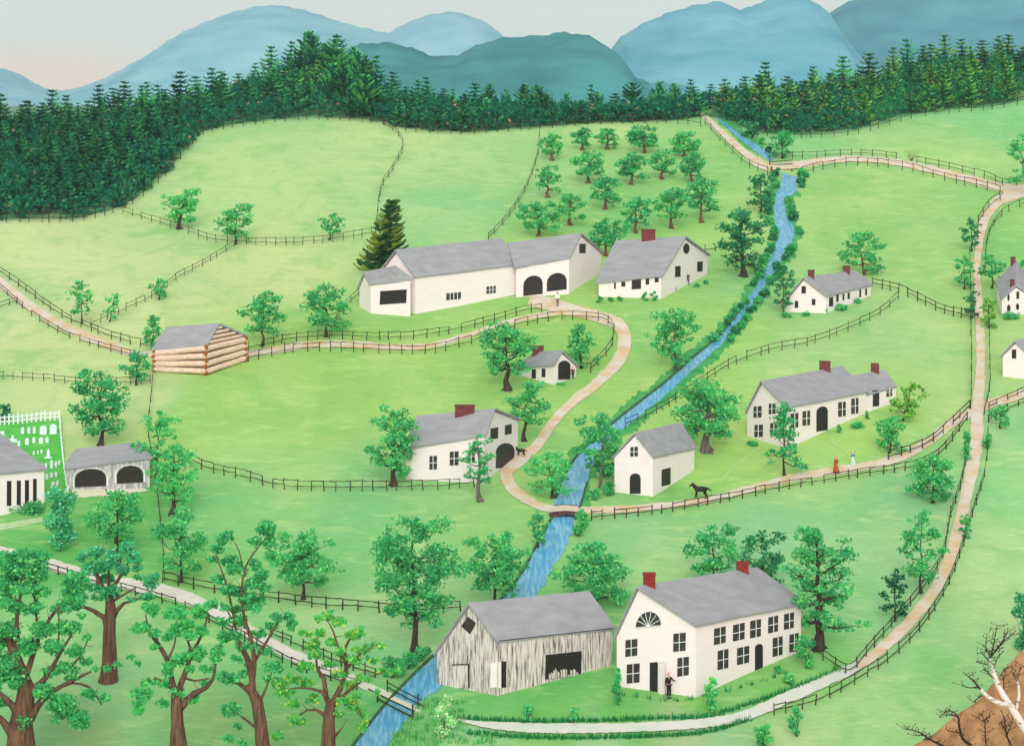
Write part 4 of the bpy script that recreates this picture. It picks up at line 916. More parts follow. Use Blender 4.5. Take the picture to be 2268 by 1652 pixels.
def tree(base, top, w, label, cx=None, pal='green', bark='dark', cs=.22, name='tree', cat='tree', group=None, seed=None, leaf=2.6, dens=1.0, tw=None, limbs=9, flat=.62, gap=.5, shape_='round', y=None, cl=None):
    """base: measured foot; top: measured crown top; w: measured crown width; cs: clear trunk as a share of the height"""
    r = np.random.default_rng(seed if seed is not None else int(base[0] * 7 + base[1] * 3 + top))
    g = gp(*base) if y is None else at(base[0], base[1], y)
    if y is None: g[2] = Hz(g[0], g[1])
    m_ = mpp(g[1]); Hh = (base[1] - top) * m_; W = w * m_; dx = ((cx if cx is not None else base[0]) - base[0]) * m_
    root = thing(name, tuple(g), label, cat, group)
    mb = MB(); z0 = Hh * cs; tr = (tw or max(3.0, .045 * w + 1.2)) * m_ / 2
    tpts = []; n = 7; j = r.normal(size=(n + 1, 2)) * W * .018
    for k in range(n + 1):
        t = k / n; tpts.append(g + np.array([dx * t ** 1.2 + (j[k, 0] if k else 0), j[k, 1] if k else 0, Hh * .93 * t]))
    rads = [tr * (1.5 if k == 0 else 1.0) * (1 - .86 * (k / n) ** .8) for k in range(n + 1)]
    mb.tube([tpts[0] - np.array([0, 0, .3])] + tpts, [rads[0] * 1.15] + rads, 7)
    for k in range(4):
        a = r.random() * 6.28; mb.tube([tpts[0] + np.array([0, 0, tr * 1.6]), tpts[0] + np.array([math.cos(a) * tr * 2.3, math.sin(a) * tr * 2.3, -.05])], [tr * .6, tr * .15], 5)
    def trunk(t):
        f = min(max(t, 0), .999) * n; i = int(f); return tpts[i] + (tpts[i + 1] - tpts[i]) * (f - i), rads[i] + (rads[i + 1] - rads[i]) * (f - i)
    cen = []; rad = []; cm = W * .135
    nl = limbs
    for k in range(nl):
        t = cs * .9 + (.86 - cs * .9) * (k + r.random() * .7) / nl; p, pr = trunk(t)
        # crown outline: half-width as a function of height
        hz = (t - cs) / (1 - cs)
        if shape_ == 'cone': hw = (1 - hz) ** .8
        elif shape_ == 'vase': hw = .45 + .55 * hz
        elif shape_ == 'wide': hw = math.sin(math.pi * (.32 + .6 * hz)) ** .6
        else: hw = math.sin(math.pi * (.2 + .72 * hz)) ** .7
        hw *= W / 2 * r.uniform(.78, 1.08); az = k * 2.4 + r.uniform(-.4, .4); az = math.atan2(math.sin(az) * .8, math.cos(az))
        rise = Hh * (1 - cs) * r.uniform(.04, .22) if hz > .1 else Hh * r.uniform(-.06, .08)
        q = p + np.array([math.cos(az) * (hw - cm * .6), math.sin(az) * (hw - cm * .6), rise]); q[2] = min(q[2], g[2] + Hh - cm * .5)
        lp = limb_pts(r, p, q, 4, .10, .04); mb.tube(lp, [pr * .72, pr * .55, pr * .42, pr * .30, .012 + pr * .12], 5)
        cen.append(lp[4]); rad.append(cm * r.uniform(.75, 1.25))
        cen.append(lp[3] + r.normal(size=3) * cm * .4); rad.append(cm * r.uniform(.6, 1.0))
        if r.random() > gap * .6: cen.append(lp[2] + r.normal(size=3) * cm * .5 + np.array([0, 0, cm * .3])); rad.append(cm * r.uniform(.5, .95))
        for s_ in range(2):       # side twigs, each with a tuft of its own
            e = lp[2 + s_] + r.normal(size=3) * np.array([1, 1, .6]) * W * .12 + np.array([0, 0, W * .03]); mb.tube([lp[2 + s_], (lp[2 + s_] + e) / 2 + r.normal(size=3) * W * .01, e], [pr * .22, pr * .15, .006], 4); cen.append(e); rad.append(cm * r.uniform(.45, .85))
    for t in (.72, .86, .97):
        p, _ = trunk(t); cen.append(p + np.array([r.normal() * W * .05, r.normal() * W * .05, Hh * .02])); rad.append(cm * r.uniform(.7, 1.05) * (1.15 - .5 * t))
    tk = mb.build('trunk', M_TR[bark], root)
    nf_ = int(6 + limbs * .6)
    for k in range(nf_):     # smaller tufts that round the crown out
        hz = (k + .5) / nf_; t = cs + (1 - cs) * hz * .92; p, _ = trunk(min(t, .98))
        if shape_ == 'cone': hw = (1 - hz) ** .8
        else: hw = math.sin(math.pi * (.2 + .7 * hz)) ** .7
        a = r.random() * 6.28; q = r.uniform(.15, .9) * hw * (W / 2 - cm * .5); cen.append(np.array([p[0] + math.cos(a) * q, p[1] + math.sin(a) * q, g[2] + Hh * t])); rad.append(cm * r.uniform(.7, 1.15))
    cen = np.array(cen); rad = np.array(rad); cen[:, 2] = np.minimum(cen[:, 2], g[2] + Hh - rad * flat)
    R3 = np.stack([rad, rad, rad * flat], 1); size = leaf * 1.1 * m_ * S * (1 if cl is None else cl)
    area = (rad ** 2 * math.pi * flat) / (size * size * .5); cnt = np.maximum(8, (area * 1.4 * dens).astype(int))
    V, C = leaf_quads(r, cen, R3, cnt, size, pal)
    quads('crown', V, C, M_LEAF, root)
    TREES.append(len(C)); return root
def bush(T, w, h, label, pal='green', name='bush', group=None, leaf=2.3, seed=None, lumps=7, z0=.0, y=None, stem=True, cat='bush', hi=.12):
    r = np.random.default_rng(seed if seed is not None else int(T[0] * 5 + T[1])); g = gp(*T) if y is None else at(T[0], T[1], y)
    if y is None: g[2] = Hz(g[0], g[1])
    m_ = mpp(g[1]); W = w * m_; Hh = h * m_; root = thing(name, tuple(g), label, cat, group); cen = []; rad = []
    if stem:
        mb = MB()
        for k in range(3): e = g + np.array([r.uniform(-.3, .3) * W, r.uniform(-.2, .2) * W, Hh * r.uniform(.5, .8)]); mb.tube([g - np.array([0, 0, .1]), (g + e) / 2 + r.normal(size=3) * .03, e], [.035, .025, .01], 5)
        mb.build('stem', M_TR['dark'], root)
    for k in range(lumps):
        f = (k + .5) / lumps; ww = math.sin(math.pi * (.25 + .6 * f)); rr = max(W * .24, Hh * .12) * r.uniform(.75, 1.15)
        cen.append(g + np.array([r.uniform(-1, 1) * max(W / 2 - rr * .8, 0) * ww, r.uniform(-1, 1) * W * .22, z0 * Hh + rr * .6 + (Hh * (1 - z0) - rr * 1.3) * f])); rad.append(rr)
    rad = np.array(rad); R3 = np.stack([rad, rad, rad * .8], 1); size = leaf * m_ * S; cnt = np.maximum(48, (rad ** 2 * math.pi * .8 / (size * size * .5) * 3.2).astype(int))
    V, C = leaf_quads(r, cen, R3, cnt, size, pal, hi=hi); quads('foliage', V, C, M_LEAF, root); TREES.append(len(C)); return root

OG = 'trees of the orchard'
ORCH = [('top row', [(1222,355,292,60),(1290,332,280,54),(1345,330,282,60),(1427,338,275,82),(1515,346,290,80)]),
        ('second row', [(1303,405,332,86),(1398,408,335,80),(1465,396,330,70),(1532,405,335,72)]),
        ('third row', [(1213,437,363,66),(1341,463,388,78)]),
        ('fourth row', [(1262,498,425,76),(1408,515,432,74),(1487,505,412,88),(1553,492,388,92)]),
        ('front row', [(1193,522,445,104),(1341,566,480,98)])]
for rn, L_ in ORCH:
    for k, (x, b, tp, w) in enumerate(L_):
        tree((x, b), tp, w, 'round brown-trunked orchard tree, %s from left in the %s of the orchard' % (ORD[k], rn), bark='brown', cs=.30, group=OG, shape_='wide', tw=7.5, flat=.6, name='orchard_tree', limbs=9, pal=['green', 'teal'][k % 2], leaf=2.1, dens=1.05)
T_ = tree
T_((396,506), 415, 92, 'spreading field tree with stout leaning trunk, leftmost on the upper left field fence', cx=414, cs=.3, tw=9, pal='bright', leaf=2.1)
T_((522,540), 448, 88, 'bushy field tree where two fences meet in the upper left field', cs=.22, pal='green', leaf=2.1)
T_((729,531), 468, 60, 'small field tree leaning right on the upper field fence', cx=742, cs=.28, pal='green', leaf=2.0, limbs=7)
T_((181,716), 615, 64, 'slim tree with twin dark trunk beside the left lane', cs=.25, pal='green', leaf=2.0, limbs=8)
T_((243,712), 645, 42, 'pale green sapling growing on the slanting fence', cs=.15, pal='bright', leaf=2.0, limbs=6, cx=254)
T_((352,663), 616, 50, 'tiny layered sapling on the slanting fence', cs=.2, pal='green', leaf=2.0, limbs=6)
T_((338,776), 692, 68, 'tree rising behind the left end of the log cabin', cs=.1, pal='green', leaf=2.2, shape_='cone')
T_((302,852), 770, 76, 'low tree in front of the log cabin left corner', cs=.2, pal='teal', leaf=2.2)
T_((581,766), 640, 110, 'round tree with slim trunk above the lane, right of the log cabin', cs=.3, pal='green', leaf=2.3)
T_((722,745), 625, 122, 'wide tree above the lane, left of the barn shed', cs=.25, pal='green', leaf=2.3, shape_='wide')
T_((1125,863), 705, 130, 'big spreading tree with black trunk left of the smithy', cs=.3, pal='green', leaf=2.4, tw=14, limbs=12, cx=1116)
T_((1287,815), 712, 96, 'tree behind the smithy inside the curve of the road', cs=.12, pal='green', leaf=2.3, cx=1280, shape_='cone')
T_((1160,976), 842, 110, 'tree with curved black trunk right of the mill', cx=1168, cs=.32, pal='green', leaf=2.3, tw=9)
T_((872,1074), 900, 132, 'large tree with many dark limbs at the left end of the mill', cs=.22, pal='green', leaf=2.4, tw=13, limbs=12)
T_((1062,1108), 952, 92, 'layered grey-trunked tree in front of the mill', cs=.3, bark='grey', pal='teal', leaf=2.2, tw=11, flat=.42, cx=1056)
T_((1224,1102), 998, 122, 'airy low tree left of the stream above the arched bridge', cx=1212, cs=.2, pal='bright', leaf=2.2, dens=.7, shape_='wide')
T_((1330,1080), 905, 122, 'tall leafy tree with grey trunk between stream and small white barn', cs=.28, pal='green', bark='grey', leaf=2.4, limbs=12)
T_((1495,820), 675, 124, 'single tree on the grass between the curving road and the stream', cs=.24, pal='green', bark='grey', leaf=2.3, limbs=11)
T_((1648,612), 460, 118, 'large dark tree with black trunk beside the stream near the farmhouse', cs=.25, pal='dark', leaf=2.4, tw=13, limbs=12, cx=1638)
T_((1684,470), 380, 74, 'dark tree at the left bank of the upper stream', cs=.15, pal='dark', leaf=2.3)
T_((1564,1000), 835, 162, 'broad tree with thick grey trunk behind the small white barn', cs=.28, pal='green', bark='grey', leaf=2.5, tw=20, limbs=12, cx=1572)
T_((1665,306), 268, 40, 'small dark tree between the upper stream and the wood', cs=.2, pal='dark', leaf=2.0, limbs=6)
T_((1733,350), 283, 66, 'small green tree at the upper bridge', cs=.1, pal='teal', leaf=2.1)
T_((1915,608), 508, 118, 'tree with flat leafy layers behind the cottage', cx=1898, cs=.12, pal='green', leaf=2.3, flat=.42, shape_='wide', bark='brown')
T_((1735,696), 580, 66, 'dense round tree at the left end of the cottage', cs=.2, pal='dark', leaf=2.2, bark='brown')
T_((2152,556), 480, 52, 'small dark tree left of the upright road at the top of its bend', cs=.2, pal='dark', leaf=2.1, limbs=7)
T_((2136,640), 560, 56, 'small tree left of the upright road, opposite the gabled house', cs=.05, pal='green', leaf=2.1, limbs=7)
T_((2197,638), 560, 66, 'small fan-shaped tree between the upright road and the gabled house', cs=.25, pal='teal', leaf=2.1, limbs=8)
T_((2153,704), 640, 40, 'dark little tree hugging the left of the upright road', cs=.05, pal='dark', leaf=2.1, limbs=6)
T_((2190,726), 655, 50, 'olive bushy tree hugging the right of the upright road', cs=.05, pal='olive', leaf=2.1, limbs=7)
T_((2268,640), 570, 40, 'small tree at the right edge behind the gabled house', cs=.1, pal='green', leaf=2.1, limbs=7)
T_((2275,430), 288, 90, 'layered tree at the right edge above the top junction', cx=2252, cs=.2, pal='green', leaf=2.3, flat=.45)
T_((2215,948), 895, 54, 'small tree on the fence just right of the crossroads', cs=.15, pal='green', leaf=2.1, limbs=6)
T_((2066,1112), 1003, 118, 'dense round tree between the two roads below the crossroads', cs=.15, pal='green', leaf=2.4, limbs=12)
T_((1970,1002), 918, 80, 'small tree with brown foot at the fence end, right of the long white house', cx=1972, cs=.25, pal='green', leaf=2.3)
T_((1999,932), 840, 80, 'leaning olive tree at the wing of the long white house', cx=2022, cs=.1, pal='olive', leaf=2.2)
T_((1737,1052), 880, 98, 'narrow pointed tree standing in front of the long white house', cs=.2, pal='teal', leaf=2.3, shape_='cone', limbs=12)
T_((2040,1312), 1127, 110, 'tall tree inside the curving road, upper of the pair', cs=.15, pal='green', leaf=2.5, limbs=12)
T_((1982,1374), 1252, 76, 'very dark tree inside the curving road, lower of the pair', cs=.1, pal='blackgreen', leaf=2.3)
T_((2138,1190), 1135, 34, 'small bushy tree leaning on the curving road fence', cs=.05, pal='green', leaf=2.1, limbs=6)
T_((1812,1437), 1150, 164, 'very tall broad-trunked tree at the right end of the big white house', cs=.22, pal='green', bark='dark', leaf=2.8, tw=22, limbs=16)
T_((1690,1300), 1170, 112, 'dense tree behind the big white house ridge', cs=.2, pal='dark', leaf=2.6)
T_((1580,1300), 1158, 134, 'tree behind the left half of the big white house roof', cs=.3, pal='green', leaf=2.6)
T_((1322,1345), 1203, 172, 'wide tree behind the right end of the plank barn', cx=1310, cs=.2, pal='green', leaf=2.7, shape_='wide', limbs=12)
T_((1096,1345), 1173, 156, 'tree behind the left end of the plank barn beside the stream', cs=.24, pal='green', leaf=2.7, limbs=12)
T_((1192,1212), 1125, 52, 'slim bushy tree left of the stream just below the arched bridge', cs=.15, pal='green', leaf=2.2)
T_((916,1458), 1130, 204, 'big tree with long forked black trunk left of the plank barn', cs=.34, pal='green', leaf=2.9, tw=17, limbs=17, gap=.7)
T_((671,1326), 1168, 152, 'tree with drooping side tufts on the long fence, right of the tall thin tree', cs=.24, pal='green', leaf=2.6, gap=.8, limbs=11)
T_((401,1288), 1118, 132, 'round tree with black foot on the long fence, right of the graveyard lawns', cs=.2, pal='green', leaf=2.6, limbs=12)
T_((258,1242), 1074, 142, 'tree with flared black foot below the grey carriage shed', cs=.3, pal='green', leaf=2.6, tw=13)
T_((222,986), 815, 142, 'tall open tree with dark limbs behind the grey carriage shed', cs=.2, pal='teal', leaf=2.5, tw=10, limbs=13, gap=.9)
T_((345,1062), 900, 112, 'light bushy tree at the right end of the carriage shed', cs=.1, pal='bright', leaf=2.3, cx=352)
T_((379,1140), 985, 122, 'leafy tree with leaning black foot right of the carriage shed', cs=.24, pal='bright', leaf=2.3, cx=388, tw=11)
T_((8,930), 893, 44, 'small dark green tree behind the picket fence at the left edge', cs=.1, pal='dark', leaf=2.1, limbs=6)
bush((136,1214), 84, 142, 'tall lilac bush dotted with pale blossom before the graveyard fence', pal='lilac', leaf=2.6, lumps=16, name='lilac_bush')
bush((1285,1185), 48, 62, 'round green bush at the right foot of the arched bridge', lumps=8)
bush((905,1480), 60, 40, 'low green bush on the lower stream bank behind the rail bridge', lumps=7)
bush((935,1462), 50, 36, 'leafy bush on the stream bank against the plank barn', lumps=6)
bush((868,1500), 60, 48, 'green bush on the stream bank just above the rail bridge', lumps=7)
bush((985,1632), 52, 96, 'pink-blossomed rose bush right of the rail bridge', pal='blossom', leaf=2.5, lumps=9, hi=.2, name='rose_bush', cat='shrub')
bush((1171,1598), 36, 42, 'small upright bush at the left of the front lawn edge', lumps=6)
bush((1272,1600), 40, 36, 'small round bush at the middle of the front lawn edge', lumps=6)
bush((1368,1560), 30, 86, 'tall narrow bush at the left corner of the big white house', lumps=9)
bush((1575,1575), 36, 80, 'upright bush below the corner of the big white house', lumps=9, pal='bright')
bush((1785,1478), 50, 76, 'dense bush against the right end of the big white house', lumps=10, pal='green')
bush((1690,1660), 50, 60, 'green bush on the near side of the pale road end', lumps=8)
bush((1765,1630), 46, 70, 'ragged drooping bush on the near side of the dirt strip', lumps=8)
bush((1745,1512), 40, 24, 'low shrub under the right-hand windows of the big white house', lumps=5)
bush((1725,1490), 26, 20, 'small shrub under the lower windows of the big white house', lumps=4)
bush((2268,1440), 60, 130, 'tall lilac-flecked shrub at the right edge above the brown bank', pal='lilac', leaf=2.8, lumps=14, name='lilac_bush')
bush((2190,992), 30, 34, 'small green bush on the right side of the road below the crossroads', lumps=5)
bush((2142,1020), 24, 70, 'thin hedge-like bush on the left side of the road below the crossroads', lumps=8)
SHR = 'shrubs planted along the house walls'
for k, (x, y, w, h, lb) in enumerate([(1328,668,18,16,'left-hand front corner of the farmhouse'),(1353,665,16,10,'farmhouse front wall, second from its left corner'),(1373,663,14,10,'farmhouse front wall, third from its left corner'),(1428,664,18,22,'farmhouse front wall under the windows'),(1448,664,18,24,'farmhouse front wall next to the near corner'),(1467,648,16,20,'near corner of the farmhouse'),(1494,641,14,8,'farmhouse gable left of the walker'),(1543,634,16,10,'farmhouse gable right of the walker'),(1565,626,16,10,'right-hand corner of the farmhouse'),
    (1744,700,26,12,'left corner of the cottage'),(1785,697,22,10,'cottage gable foot'),(1828,690,24,12,'near corner of the cottage'),(1862,684,34,14,'cottage front under the middle windows'),(1905,668,28,9,'right end of the cottage front'),
    (1664,984,30,10,'left corner of the long white house'),(1856,954,18,18,'long white house right of its arched door'),(1900,944,40,10,'right part of the long white house front'),(1921,926,12,20,'junction of the long white house and its wing'),
    (1240,850,20,5,'smithy front'),(2240,702,44,10,'foot of the gabled house at the right edge'),(60,1128,90,10,'foot of the meeting house')]):
    bush((x, y + 2), w, h, 'low green shrub at the %s' % lb, lumps=4 if w < 30 else 8, leaf=1.9, stem=False, name='shrub', group=SHR, cat='shrub')
# thicket along the stream
THG = 'bushes lining the stream'; r0 = random.Random(11)
TK = [(1688,312,16),(1702,330,14),(1650,296,12),(1770,402,26),(1778,440,22),(1772,480,26),(1764,520,30),(1760,545,34),(1745,572,32),(1712,585,26),(1735,590,30),(1705,640,26),(1690,660,24),(1672,700,20),(1655,720,18),(1628,745,14),(1612,770,12),(1700,420,36),(1704,470,36),(1700,520,40),(1715,545,30),(1685,590,30),(1668,640,22),(1648,675,20),(1635,700,18),(1612,715,14),(1700,500,34),(1712,448,30),(1355,1010,40),(1345,1050,36),(1350,1090,34),(1320,1100,26)]
RIGHT = set(); TK = [q for q in TK if q[1] < 345 or q[1] > 1000]
STREAM_P = spline([p for p in ST_B if 385 < p[1] < 770], 15)
for p in STREAM_P:
    for sd_ in (-1, 1):
        if r0.random() < .85:
            s_ = r0.uniform(17, 30) * (1 if p[1] < 610 else .72); TK.append((p[0] + sd_ * (p[2] * .5 + s_ * .5 + r0.uniform(-3, 3)), p[1] + r0.uniform(-4, 4), s_))
            if sd_ > 0: RIGHT.add(len(TK) - 1)
for k in range(len(TK)):
    if TK[k][1] > 1000 and TK[k][0] > 1310: RIGHT.add(k)
for k, (x, y, s_) in enumerate(TK):
    side = 'right' if k in RIGHT else 'left'
    bush((x, y + 6), s_ * 1.3, s_ * .95, 'green bush in the thicket on the %s bank of the %s stream' % (side, 'upper' if y < 800 else 'lower'), pal=['green', 'dark', 'teal'][k % 3], lumps=6, leaf=2.2, name='streamside_bush', group=THG, stem=False)
# bare shrubs
def bare(T, hT, w, label, n=9, bark='black', y=None, lean=0, leafs=True, name='bare_shrub', seed=1, depth=2):
    r = np.random.default_rng(seed); g = gp(*T) if y is None else at(T[0], T[1], y)
    m_ = mpp(g[1]); root = thing(name, tuple(g), label, 'shrub'); mb = MB(); tips = []
    for k in range(n):
        a = -1 + 2 * k / max(n - 1, 1); h = hT * m_ * (1 - .35 * abs(a)) * r.uniform(.8, 1.05)
        q = g + np.array([a * w / 2 * m_ + lean * m_, r.uniform(-.3, .3) * w * m_ * .5, h]); lp = limb_pts(r, g, q, 4, -.06 * abs(a), .03); mb.tube(lp, [.05, .035, .025, .018, .008], 5); tips.append(lp)
        for j in range(depth * 2):
            p = lp[2 + j % 3]; e = p + np.array([r.normal() * .12 * hT * m_, r.normal() * .08 * hT * m_, r.uniform(.05, .2) * hT * m_]); mb.tube([p, e], [.015, .006], 4); tips.append([e])
    mb.build('branches', M_TR[bark], root)
    return root
bare((2019,356), 28, 36, 'bare black shrub standing on the top road verge')
# ------------------------------------------------------------------ foreground trees, limb by limb
def ztree(label, y0T, trunk, limbs, clumps, pal, bark='brown', leaf=3.1, ydep=None, seed=1, dens=1.0, hi=.14, base=None):
    """limbs: [(x, y, r)...] as measured, spread out in depth; clumps: (x, y, rx, ry)"""
    r = np.random.default_rng(seed); g = gp(*y0T) if ydep is None else at(y0T[0], y0T[1], ydep)
    if base is None: g[2] = Hz(g[0], g[1]) if ydep is None else g[2]
    y0 = g[1]; m_ = mpp(y0); root = thing('tree', tuple(g), label, 'tree'); mb = MB()
    def P(x, y, dy): return at(x, y, y0 + dy)
    tp = [P(x, y, 0) for x, y, q in trunk]; tp = [tp[0] - np.array([0, 0, .6])] + tp
    mb.tube(tp, [trunk[0][2] * m_] + [q[2] * m_ for q in trunk], 10)
    for L_ in limbs:
        dd = r.uniform(-1.1, 1.1) * (3.0 if len(L_) > 2 else 1.5) * m_ * 14; pts = []; n = len(L_)
        sp = spline([(x, y, q) for x, y, q in L_], 14)
        for k, (x, y, q) in enumerate(sp): pts.append((P(x, y, dd * (k / max(len(sp) - 1, 1))), q * m_))
        mb.tube([p for p, q in pts], [max(q, .012) for p, q in pts], 6)
        # twigs leaving each limb
        for p, q in pts[2:]:
            if r.random() < .5: e = p + np.array([r.normal() * 12 * m_, r.normal() * 12 * m_, abs(r.normal()) * 14 * m_]); mb.tube([p, (p + e) / 2 + r.normal(size=3) * m_ * 2, e], [min(q * .5, 1.3 * m_), .7 * m_, .3 * m_], 4)
    mb.build('trunk', M_TR[bark], root, smooth=True)
    cen = []; rad = []; sub = []
    for (x, y, rx, ry) in clumps:
        dy = r.normal() * 16 * m_; n = max(3, int(rx * ry / 30))
        for k in range(n):       # each clump is a handful of dabs
            a, b = r.uniform(-1, 1), r.uniform(-1, 1)
            if a * a + b * b > 1: a *= .6; b *= .6
            q = min(rx, ry) * r.uniform(.45, .75) + 2.5; cen.append(at(x + a * (rx - q * .6), y + b * (ry - q * .4), y0 + dy + r.normal() * rx * .7 * m_)); rad.append((q * 1.15 * m_, q * 1.15 * m_, q * .8 * m_))
    rad = np.array(rad); size = leaf * m_ * S; cnt = np.maximum(8, (rad[:, 0] * rad[:, 2] * math.pi / (size * size * .5) * 2.3 * dens).astype(int))
    V, C = leaf_quads(r, cen, rad, cnt, size, pal, hi=hi); quads('crown', V, C, M_LEAF, root); TREES.append(len(C)); return root
ztree('giant old tree with massive brown trunk filling the lower left corner', (48, 1712),
    [(48,1712,38),(46,1652,32),(46,1600,26),(54,1560,22),(58,1520,18),(48,1490,14),(34,1450,11)],
    [[(34,1450,12),(22,1420,10),(8,1396,8),(-20,1370,6)],[(60,1540,10),(74,1524,8),(100,1501,6),(130,1451,4),(160,1401,2)],[(56,1500,8),(66,1470,7),(82,1424,5),(100,1384,4),(135,1334,3),(160,1289,1.5)],[(82,1424,4),(82,1389,3),(77,1326,2.5),(65,1264,1.5)],[(40,1460,7),(38,1404,6),(38,1364,5),(47,1301,3),(52,1239,1.5)],
     [(66,1590,12),(84,1560,8),(105,1538,6),(125,1524,5),(170,1501,3.5),(217,1479,2),(258,1468,1)],[(140,1518,3),(160,1511,3),(200,1521,2.5),(225,1559,1.5)],[(40,1640,12),(22,1618,10),(0,1589,7),(-30,1580,5)],[(40,1590,9),(28,1562,8),(0,1534,5)],[(130,1451,3),(130,1390,2),(130,1339,1.2)],[(150,1480,3),(175,1455,2),(197,1412,1.2)]],
    [(14,1240,26,22),(50,1236,28,18),(90,1232,26,16),(50,1262,40,16),(85,1262,24,22),(20,1290,26,22),(60,1300,38,14),(90,1308,24,14),(20,1330,24,18),(58,1345,44,15),(170,1288,30,22),(160,1325,28,16),(130,1345,20,13),(182,1362,12,8),(150,1390,30,18),(92,1392,34,18),(22,1392,24,18),(120,1430,25,16),(168,1440,26,14),(196,1412,13,10),(62,1430,30,18),(112,1485,20,14),(150,1478,30,14),(190,1462,16,10),(160,1500,18,9),(98,1530,28,16),(138,1560,32,24),(175,1592,22,22),(196,1535,20,12),(232,1546,14,12),(40,1500,24,26),(14,1480,22,24),(50,1588,20,20),(8,1552,16,14),(26,1450,22,18),(214,1484,16,9),(238,1480,12,9),(262,1470,14,9),(290,1452,14,7),(312,1466,15,8),(120,1595,16,9),(-10,1500,20,30),(-10,1420,20,40)],
    'green', seed=5, dens=.8)
ztree('foreground tree with thick bare brown trunk and two low limbs, second from left', (240, 1506),
    [(240,1506,23),(241,1496,20),(243,1464,17),(242,1401,14),(245,1345,12),(243,1322,9)],
    [[(243,1326,8),(234,1310,6),(225,1296,6),(217,1276,4),(205,1240,1.5)],[(246,1326,7),(253,1296,5),(270,1271,3),(288,1236,1.2)],[(244,1322,5),(241,1289,4),(241,1238,1.2)],[(238,1400,7),(229,1365,6),(207,1351,5),(182,1341,3.5),(170,1298,1.5)],[(248,1372,7),(260,1349,5),(275,1334,3.5),(299,1329,2),(322,1312,1)],[(250,1330,3),(300,1300,1.5)]],
    [(200,1258,26,14),(186,1232,18,12),(215,1222,20,13),(250,1226,20,12),(282,1212,18,14),(298,1232,20,14),(262,1260,22,13),(238,1278,22,12),(302,1254,14,10),(206,1300,24,9),(322,1318,25,12),(335,1290,18,14),(346,1274,12,9),(286,1326,13,7),(241,1312,26,15),(214,1322,16,8),(174,1330,18,18),(176,1296,22,12),(150,1310,16,10),(230,1250,26,16),(158,1346,14,10),(310,1278,14,10)],
    'lilac', seed=6, hi=.06)
ztree('middle foreground tree with brown trunk and upswept limbs, right of the bare-trunked tree', (396, 1712),
    [(396,1712,26),(395,1652,20),(393,1600,14),(391,1560,13),(390,1540,12)],
    [[(390,1545,10),(384,1520,8),(377,1489,7),(370,1459,6),(350,1424,5),(332,1399,3),(322,1359,1.2)],[(392,1545,8),(400,1515,7),(410,1489,6),(425,1446,4),(447,1404,3),(462,1356,1.5)],[(425,1446,3),(412,1405,2.5),(408,1385,1)],[(396,1570,9),(412,1552,8),(430,1534,7),(457,1521,5),(472,1501,4),(480,1451,2)],[(408,1500,3),(430,1506,2.5),(462,1501,2)],[(388,1530,5),(370,1514,4),(345,1500,2),(330,1508,1.2)],[(372,1460,3),(388,1420,2),(385,1380,1)],[(350,1424,2),(345,1390,1.2)]],
    [(330,1346,20,16),(310,1388,26,12),(340,1402,14,10),(390,1354,28,16),(412,1384,20,14),(444,1346,24,12),(468,1336,18,10),(440,1362,18,9),(385,1396,20,14),(420,1404,20,13),(344,1430,13,9),(370,1410,18,10),(450,1396,15,12),(435,1445,28,14),(480,1450,14,18),(400,1462,20,16),(372,1482,12,20),(460,1480,20,10),(425,1482,14,10),(332,1510,22,10),(312,1535,22,16),(306,1566,14,18),(395,1530,18,12),(425,1545,18,11),(360,1556,12,12),(362,1514,14,9),(456,1508,15,8),(488,1440,10,14)],
    'bright', seed=7, hi=.05)
ztree('tall thin-crowned foreground tree, fourth from the left, leaning brown trunk', (590, 1720),
    [(590,1720,22),(582,1652,16),(577,1600,14),(569,1551,13),(558,1530,10),(548,1515,8)],
    [[(560,1540,9),(558,1500,8),(550,1465,8),(545,1451,7),(527,1416,4),(515,1351,3),(500,1289,2.5),(478,1228,1)],[(558,1510,7),(563,1464,6),(556,1414,5),(542,1370,4),(536,1326,3),(538,1276,2.5),(552,1238,2),(592,1186,1)],[(563,1464,4),(590,1420,3),(620,1372,2),(645,1358,1)],[(556,1535,6),(530,1512,5),(500,1502,3),(485,1500,1)],[(572,1560,4),(590,1520,2.5),(604,1480,1)],[(578,1620,4),(555,1600,3),(525,1578,2)],[(520,1380,2.5),(498,1342,1)],[(537,1290,2),(565,1290,1.2)],[(540,1270,2),(530,1220,1.5),(520,1200,1)]],
    [(500,1190,20,16),(480,1212,18,13),(590,1172,20,18),(566,1198,18,12),(598,1200,13,20),(510,1240,20,14),(600,1228,18,12),(488,1280,20,12),(535,1262,18,12),(560,1290,24,13),(520,1310,24,12),(592,1300,18,10),(546,1330,20,12),(625,1366,28,11),(645,1382,14,12),(500,1342,15,9),(562,1346,22,11),(530,1375,26,12),(508,1410,28,14),(575,1402,20,11),(545,1430,25,11),(604,1476,25,12),(520,1460,16,9),(500,1500,30,13),(548,1492,25,11),(512,1571,22,15),(590,1500,12,8),(505,1634,14,10),(538,1642,12,10),(530,1604,12,9),(470,1236,14,10),(585,1440,18,9),(555,1468,18,9),(520,1255,22,14),(560,1250,18,12),(580,1270,20,12),(505,1300,16,12),(545,1320,22,12),(575,1330,18,10),(530,1350,18,10),(490,1375,16,10),(600,1380,18,10),(640,1365,16,10)],
    'green', seed=8, hi=.08)
